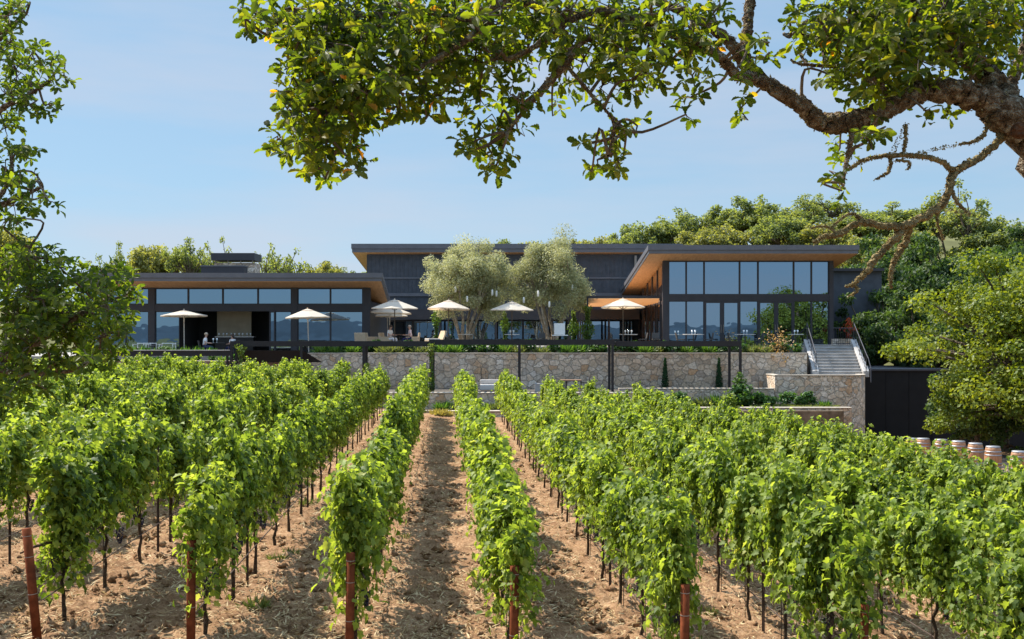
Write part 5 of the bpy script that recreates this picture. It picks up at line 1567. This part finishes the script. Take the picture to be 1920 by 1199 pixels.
# ------------------------------------------------------------------ barrels
prof = [(.245, 0), (.275, .14), (.298, .33), (.305, .475), (.298, .62), (.275, .81), (.245, .95), (.235, .95), (.232, .93)]
BB = MB().lathe(prof, 22).mesh('barrel_body', M['barrel'], True)
def hoop(z, r0, r1): return MB().lathe([(r0 + .003, z), (r1 + .003, z + .045)], 22).mesh('hoop', M['hoop'], True)
HO = [hoop(.0, .245, .256), hoop(.17, .281, .287), hoop(.30, .295, .298), hoop(.605, .299, .295), hoop(.735, .288, .281), hoop(.905, .256, .245)]
LI = MB().lathe([(.232, .925), (.2, .932), (.01, .932)], 20).mesh('lid', M['barrel'])
BL = [(1712, 822, 43.5), (1731, 822, 42), (1764.5, 824, 41.2), (1797, 827, 39.8), (1829, 831, 39.2), (1862, 837, 37.8), (1911, 846, 36.5), (1946, 850, 36)]
BN = ['wine barrel at the far end of the row, half behind another', 'wine barrel second from the far end beside the vine tips', 'wine barrel third from the far end, darker top hoop', 'wine barrel standing alone in the middle of the row',
      'wine barrel right after the middle one, under the dark trunk', 'wine barrel sixth in the row, below the undergrowth', 'near wine barrel cut by leaves at the row end', 'last wine barrel, cut by the picture edge']
for k, (bx, by, Y) in enumerate(BL):
    z = PZ(by, Y) - .95
    e = empty('wine_barrel', (PX(bx, Y), Y, z), k * .7, BN[k], 'barrel', 'wine barrels standing in a row')
    link('staves', BB, e); link('lid', LI, e)
    for h in HO: link('hoop', h, e)
gp = MB()
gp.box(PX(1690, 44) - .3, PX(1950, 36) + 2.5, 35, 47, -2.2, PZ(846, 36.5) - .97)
tag(gp.build('barrel_pad_floor', M['shade_pad']), kind='structure')
# ------------------------------------------------------------------ plants on the terraces
def bush_mesh(seed, r, h, n, leaf, mat, tpl=DIAMOND):
    g = np.random.default_rng(seed)
    cl = 12
    c = nrm(g.normal(0, 1, (cl, 3))) * np.array([r, r, h * .5]) * g.uniform(.3, .75, (cl, 1)) + np.array([0, 0, h * .52])
    ci = g.integers(0, cl, n)
    off = nrm(g.normal(0, 1, (n, 3))) * g.random((n, 1)) ** .5
    pos = c[ci] + off * np.array([r, r, h * .5]) * .42
    pos[:, 2] = np.maximum(pos[:, 2], .02)
    co, f, t = scatter(tpl, pos, off + np.array([[0, 0, .5]]) + g.normal(0, .4, (n, 3)), g.normal(0, 1, (n, 3)) + np.array([[0, 0, .3]]), g.uniform(.6, 1.3, n) * leaf, seed)
    t = np.clip(t * .6 + np.repeat(g.uniform(-.1, .45, cl)[ci], len(tpl[0])), 0, 1)
    return np_mesh('shrub_foliage', co, f, mat, t)


def stem_mesh(h, n=5, seed=0):
    g = random.Random(seed); b = MB()
    for k in range(n):
        a = g.uniform(0, 6.28); b.tube([(0, 0, -.05), (.25 * h * math.cos(a), .25 * h * math.sin(a), h * .7)], [.012, .004], 4)
    return b.mesh('stem', M['bark'])


BU = [bush_mesh(200 + i, .42, .62, 620, .11, M['shrub']) for i in range(4)] + [tuft(210, 220, .62, .3, M['shrub'], 'grassy_plant'), tuft(211, 220, .55, .34, M['weed'], 'grassy_plant')]
SM_ = stem_mesh(.6)


def shrub(loc, k, s, label, group, name='shrub'):
    e = empty(name, loc, k * 1.3, label, 'shrub', group); e.scale = (s, s, s)
    link('foliage', BU[k % len(BU)], e); link('stem', SM_, e)
    return e


rs = random.Random(3)
n = 0
x = PX(604, 55.8)
while x < PX(1505, 55.8):
    shrub((x, 55.75 + rs.uniform(-.1, .25), 3.0), rs.choice([0, 1, 2, 3, 4, 4, 5]), rs.uniform(.9, 1.22), 'leafy green plant in the planting strip on top of the tall stone wall', 'plants along the top of the tall stone wall')
    x += rs.uniform(.5, .75)
x = PX(235, 55)
while x < PX(432, 55):
    shrub((x, 54.7 + rs.uniform(0, .5), LFLOOR), rs.choice([0, 2, 4, 5]), rs.uniform(.8, 1.25), 'leafy flowering plant along the edge of the lower terrace', 'plants along the lower terrace edge')
    x += rs.uniform(.55, .9)
x = PX(235, 53.2)
while x < PX(560, 53.2):
    shrub((x, 53.55, 2.55), rs.choice([0, 1, 4]), rs.uniform(.6, .8), 'dark green plant beneath the planter edge of the lower terrace', 'plants beneath the planter edge')
    x += rs.uniform(.6, .8)
tag(MB().box(-30, PX(578, 55) - .06, 53.06, 54.34, -.5, 2.55).build('lower_strip_soil', M['earth']), kind='structure')
for k, (sx, sy, Y, s) in enumerate([(1390, 762, 51.2, 2.0), (1425, 758, 51.4, 1.3), (1475, 764, 51.2, 1.35), (1515, 764, 51, 1.2), (1350, 762, 51.4, 1.3), (1318, 764, 51.2, 1.2), (1275, 762, 51.2, 1.3), (1240, 762, 51.3, 1.1), (1445, 770, 50.6, 1.0), (1500, 768, 50.6, .9), (1545, 768, 50.6, .7)]):
    shrub((PX(sx, Y), Y, .36), k % 6, s, 'green shrub in the grassy bed below the stair landing wall', 'shrubs in the bed below the landing wall')
for k, (sx, Y) in enumerate([(830, 49.6), (850, 49.8), (880, 49.5), (925, 49.6), (945, 49.8), (985, 49.6)]):
    shrub((PX(sx, Y), Y, .30), 4 + k % 2, .9, 'weedy grass clump on the low ledge between two stone walls', 'weeds between the low stone walls')
gs = tuft(220, 2600, .22, 1.0, M['weed'], 'bed_grass')
go = link('bed_grass', gs); go.location = (PX(1490, 50.6), 50.7, .36); go.scale = (2.1, .8, 1)
tag(go, 'short green grass covering the bed below the landing wall', 'grass', kind='stuff')


def climber(label, loc, h, r, mat, n, leaf, name, group=None, seed=0, cat='climbing plant'):
    g = np.random.default_rng(seed)
    t = g.random(n)
    rad = r * (.55 + .45 * np.sin(t * 9 + seed)) * np.sqrt(g.random(n))
    a = g.uniform(0, 6.28, n)
    pos = np.stack([rad * np.cos(a), rad * np.sin(a) * .8, t * h], 1)
    nn = np.stack([np.cos(a), np.sin(a), g.normal(.3, .3, n)], 1) + g.normal(0, .4, (n, 3))
    tt = np.array([[0, 0, -.8]]) + g.normal(0, .5, (n, 3))
    co, f, ti = scatter(DIAMOND, pos, nn, tt, g.uniform(.6, 1.3, n) * leaf, seed)
    e = empty(name, loc, 0, label, cat, group)
    link('foliage', np_mesh('climber', co, f, mat, ti), e)
    b = MB(); b.tube([(.03, -.05, -.05), (-.05, -.08, h * .3), (.05, -.06, h * .65), (-.02, -.07, h * .95)], .015, 5); b.build('stem', M['bark'], e)
    return e


climber('ivy climbing the trellis post left of the wider olive tree', (PX(818, 65.7), 65.7, FLOOR), 2.35, .34, M['ivy'], 520, .15, 'ivy', seed=1)
climber('ivy climbing the trellis post between the two olive trees', (PX(946, 65.7), 65.7, FLOOR), 2.3, .30, M['ivy'], 420, .15, 'ivy', seed=2)
climber('ivy on the outer trellis post beside the service cart', (PX(1076, 64.5), 64.5, FLOOR), 2.2, .45, M['ivy'], 700, .15, 'ivy', seed=3)
climber('thick ivy covering the corner post of the tan awning pergola', (PX(1102, 62.8), 62.8, FLOOR), 2.5, .48, M['ivy'], 900, .15, 'ivy', seed=4)
climber('leafy creeper on the pergola post below the lower terrace', (PX(452, 51.4), 51.4, .9), 2.6, .34, M['ivy'], 520, .15, 'creeper', seed=5)
climber('thin leafy creeper wound up the pergola post in the middle', (PX(809, 51.3), 51.3, MID), 2.5, .17, M['ivy'], 330, .13, 'creeper', seed=6)
climber('creeper at the foot of the pergola post nearest the brown wall', (PX(688, 51.4), 51.4, MID), 1.5, .22, M['ivy'], 230, .14, 'creeper', seed=7)
climber('green creeper on the pergola post nearest the stairs', (PX(1388, 51.4), 51.4, .4), 1.7, .36, M['shrub'], 420, .15, 'creeper', seed=8)
for k, cx in enumerate((1247, 1348)):
    g = np.random.default_rng(k)
    n = 900; t = g.random(n) ** 1.2; a = g.uniform(0, 6.28, n); rad = .21 * (1 - t) ** .7 * np.sqrt(g.random(n)) + .01
    pos = np.stack([rad * np.cos(a), rad * np.sin(a), t * 1.55 + .05], 1)
    co, f, ti = scatter(DIAMOND, pos, np.stack([np.cos(a), np.sin(a), .3 + 0 * a], 1) + g.normal(0, .4, (n, 3)), np.array([[0, 0, 1.0]]) + g.normal(0, .4, (n, 3)), g.uniform(.06, .12, n), k)
    e = empty('slim_cypress', (PX(cx, 54.7), 54.7, MID + .02), 0, ['slim dark cypress against the tall wall, nearer the middle pergola', 'slim dark cypress against the tall wall, nearer the stairs'][k], 'cypress', 'slim cypresses against the tall wall')
    link('foliage', np_mesh('cypress', co, f, M['cypress'], ti), e)
    MB().tube([(0, 0, -.02), (0, 0, 1.5)], [.02, .006], 5).build('stem', M['bark'], e)
for k, cx in enumerate((902, 910)):
    b = MB(); b.tube([(0, 0, 0), (.03, 0, .7), (-.02, 0, 1.25 - .2 * k)], [.02, .015, .008], 5)
    o_ = b.build('bare_sapling', M['bark']); o_.location = (PX(cx, 54.4), 54.4, MID)
    tag(o_, ['taller bare dark sapling stem against the tall stone wall', 'shorter bare dark sapling stem against the tall stone wall'][k], 'sapling')

# orange-leaved shrub at the wall end
g = np.random.default_rng(77)
ax_ = (PX(1458, 55.6), 55.6, 2.95)
e = empty('autumn_shrub', ax_, 0, 'sparse shrub with pale orange and white leaves beside the stairs', 'shrub')
b = MB(); pos = []
for k in range(26):
    a = g.uniform(0, 6.28); sp = g.uniform(.2, 1.15); h = g.uniform(.35, 1.75) * (1 - .25 * sp)
    if k < 9: h = g.uniform(-.55, .3)
    p0, p2 = np.array([0, 0, 0]), np.array([sp * math.cos(a), min(sp * math.sin(a) * .6, .5) - (.5 if h < 0 else 0), h])
    p1 = p2 * .5 + np.array([0, 0, .25])
    c = catmull([p0, p1, p2], 5)
    b.tube(c, [.014 - .0011 * i for i in range(len(c))], 4, cap=False)
    for i in range(16 if h < .7 else 9):
        q = c[int(g.integers(3, len(c)))] + g.normal(0, .10, 3); pos.append(q)
b.build('stem', M['bark'], e)
pos = np.array(pos); N = len(pos)
co, f, ti = scatter(DIAMOND, pos, g.normal(0, 1, (N, 3)), g.normal(0, 1, (N, 3)), g.uniform(.08, .14, N), 78)
link('foliage', np_mesh('autumn_leaves', co, f, M['autumn'], ti), e)
climber('red-orange leafed shrub behind the short railing', (20.1, 60.5, FLOOR + .4), 1.3, .55, M['red_leaf'], 130, .16, 'red_shrub', None, 9, 'shrub')

#__PART4__
# ------------------------------------------------------------------ light, sky, camera
AZ, EL = R(-50), R(51)
d = Vector((math.sin(AZ) * math.cos(EL), math.cos(AZ) * math.cos(EL), math.sin(EL)))
sun = bpy.data.lights.new('Sun', 'SUN'); sun.energy = 4.2; sun.angle = R(.55); sun.color = (1, .93, .82)
so = bpy.data.objects.new('Sun', sun); COL.objects.link(so)
so.rotation_euler = (-d).to_track_quat('-Z', 'Y').to_euler()
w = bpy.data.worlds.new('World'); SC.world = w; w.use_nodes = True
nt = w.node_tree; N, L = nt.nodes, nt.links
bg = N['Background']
sky = N.new('ShaderNodeTexSky'); sky.sky_type = 'NISHITA'; sky.sun_disc = False
sky.sun_elevation = EL; sky.sun_rotation = AZ; sky.altitude = 100; sky.air_density = 1.0; sky.dust_density = .25; sky.ozone_density = 2.0
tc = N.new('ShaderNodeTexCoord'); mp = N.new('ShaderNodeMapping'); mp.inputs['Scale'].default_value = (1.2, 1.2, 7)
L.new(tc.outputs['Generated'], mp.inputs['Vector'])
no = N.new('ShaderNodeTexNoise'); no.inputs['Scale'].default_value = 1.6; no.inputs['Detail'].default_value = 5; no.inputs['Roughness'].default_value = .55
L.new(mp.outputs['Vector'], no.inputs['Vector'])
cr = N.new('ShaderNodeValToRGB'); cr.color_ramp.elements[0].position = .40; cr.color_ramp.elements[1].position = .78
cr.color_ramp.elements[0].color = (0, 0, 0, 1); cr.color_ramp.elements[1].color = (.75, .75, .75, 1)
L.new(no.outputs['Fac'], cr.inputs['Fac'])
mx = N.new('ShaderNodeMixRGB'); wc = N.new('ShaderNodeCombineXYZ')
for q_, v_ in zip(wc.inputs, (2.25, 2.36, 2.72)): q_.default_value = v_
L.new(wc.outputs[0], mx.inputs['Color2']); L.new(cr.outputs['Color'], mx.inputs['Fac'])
ga = N.new('ShaderNodeGamma'); ga.inputs['Gamma'].default_value = .35
vm = N.new('ShaderNodeVectorMath'); vm.operation = 'MULTIPLY'; vm.inputs[1].default_value = (.90, 1.22, 1.49)
L.new(sky.outputs['Color'], ga.inputs['Color']); L.new(ga.outputs['Color'], vm.inputs[0])
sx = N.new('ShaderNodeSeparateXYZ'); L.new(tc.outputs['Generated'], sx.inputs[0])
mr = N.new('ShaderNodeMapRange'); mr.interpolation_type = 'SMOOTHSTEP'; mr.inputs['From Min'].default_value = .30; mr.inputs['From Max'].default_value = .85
mr.inputs['To Min'].default_value = 1.0; mr.inputs['To Max'].default_value = 3.0  # overhead sky brightened as added fill for shaded surfaces
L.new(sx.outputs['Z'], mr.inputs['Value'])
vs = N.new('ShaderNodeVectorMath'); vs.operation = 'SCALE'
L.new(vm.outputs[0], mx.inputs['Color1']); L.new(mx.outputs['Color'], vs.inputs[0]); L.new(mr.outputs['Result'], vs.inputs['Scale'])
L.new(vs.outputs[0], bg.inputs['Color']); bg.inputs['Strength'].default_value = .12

cam = bpy.data.cameras.new('Camera'); co_ = bpy.data.objects.new('Camera', cam); COL.objects.link(co_)
co_.location = (0, 0, CAMZ); co_.rotation_euler = (R(90), 0, 0)
cam.sensor_width = 36; cam.lens = FPX / 1920 * 36; cam.shift_y = (HOR - 599.5) / 1920; cam.clip_end = 5000; cam.clip_start = .05
SC.camera = co_
SC.view_settings.view_transform = 'Standard'; SC.view_settings.look = 'None'; SC.view_settings.exposure = 1.27; SC.view_settings.gamma = 1
SC.view_settings.use_curve_mapping = False
SC.cycles.max_bounces = 8; SC.cycles.transparent_max_bounces = 8
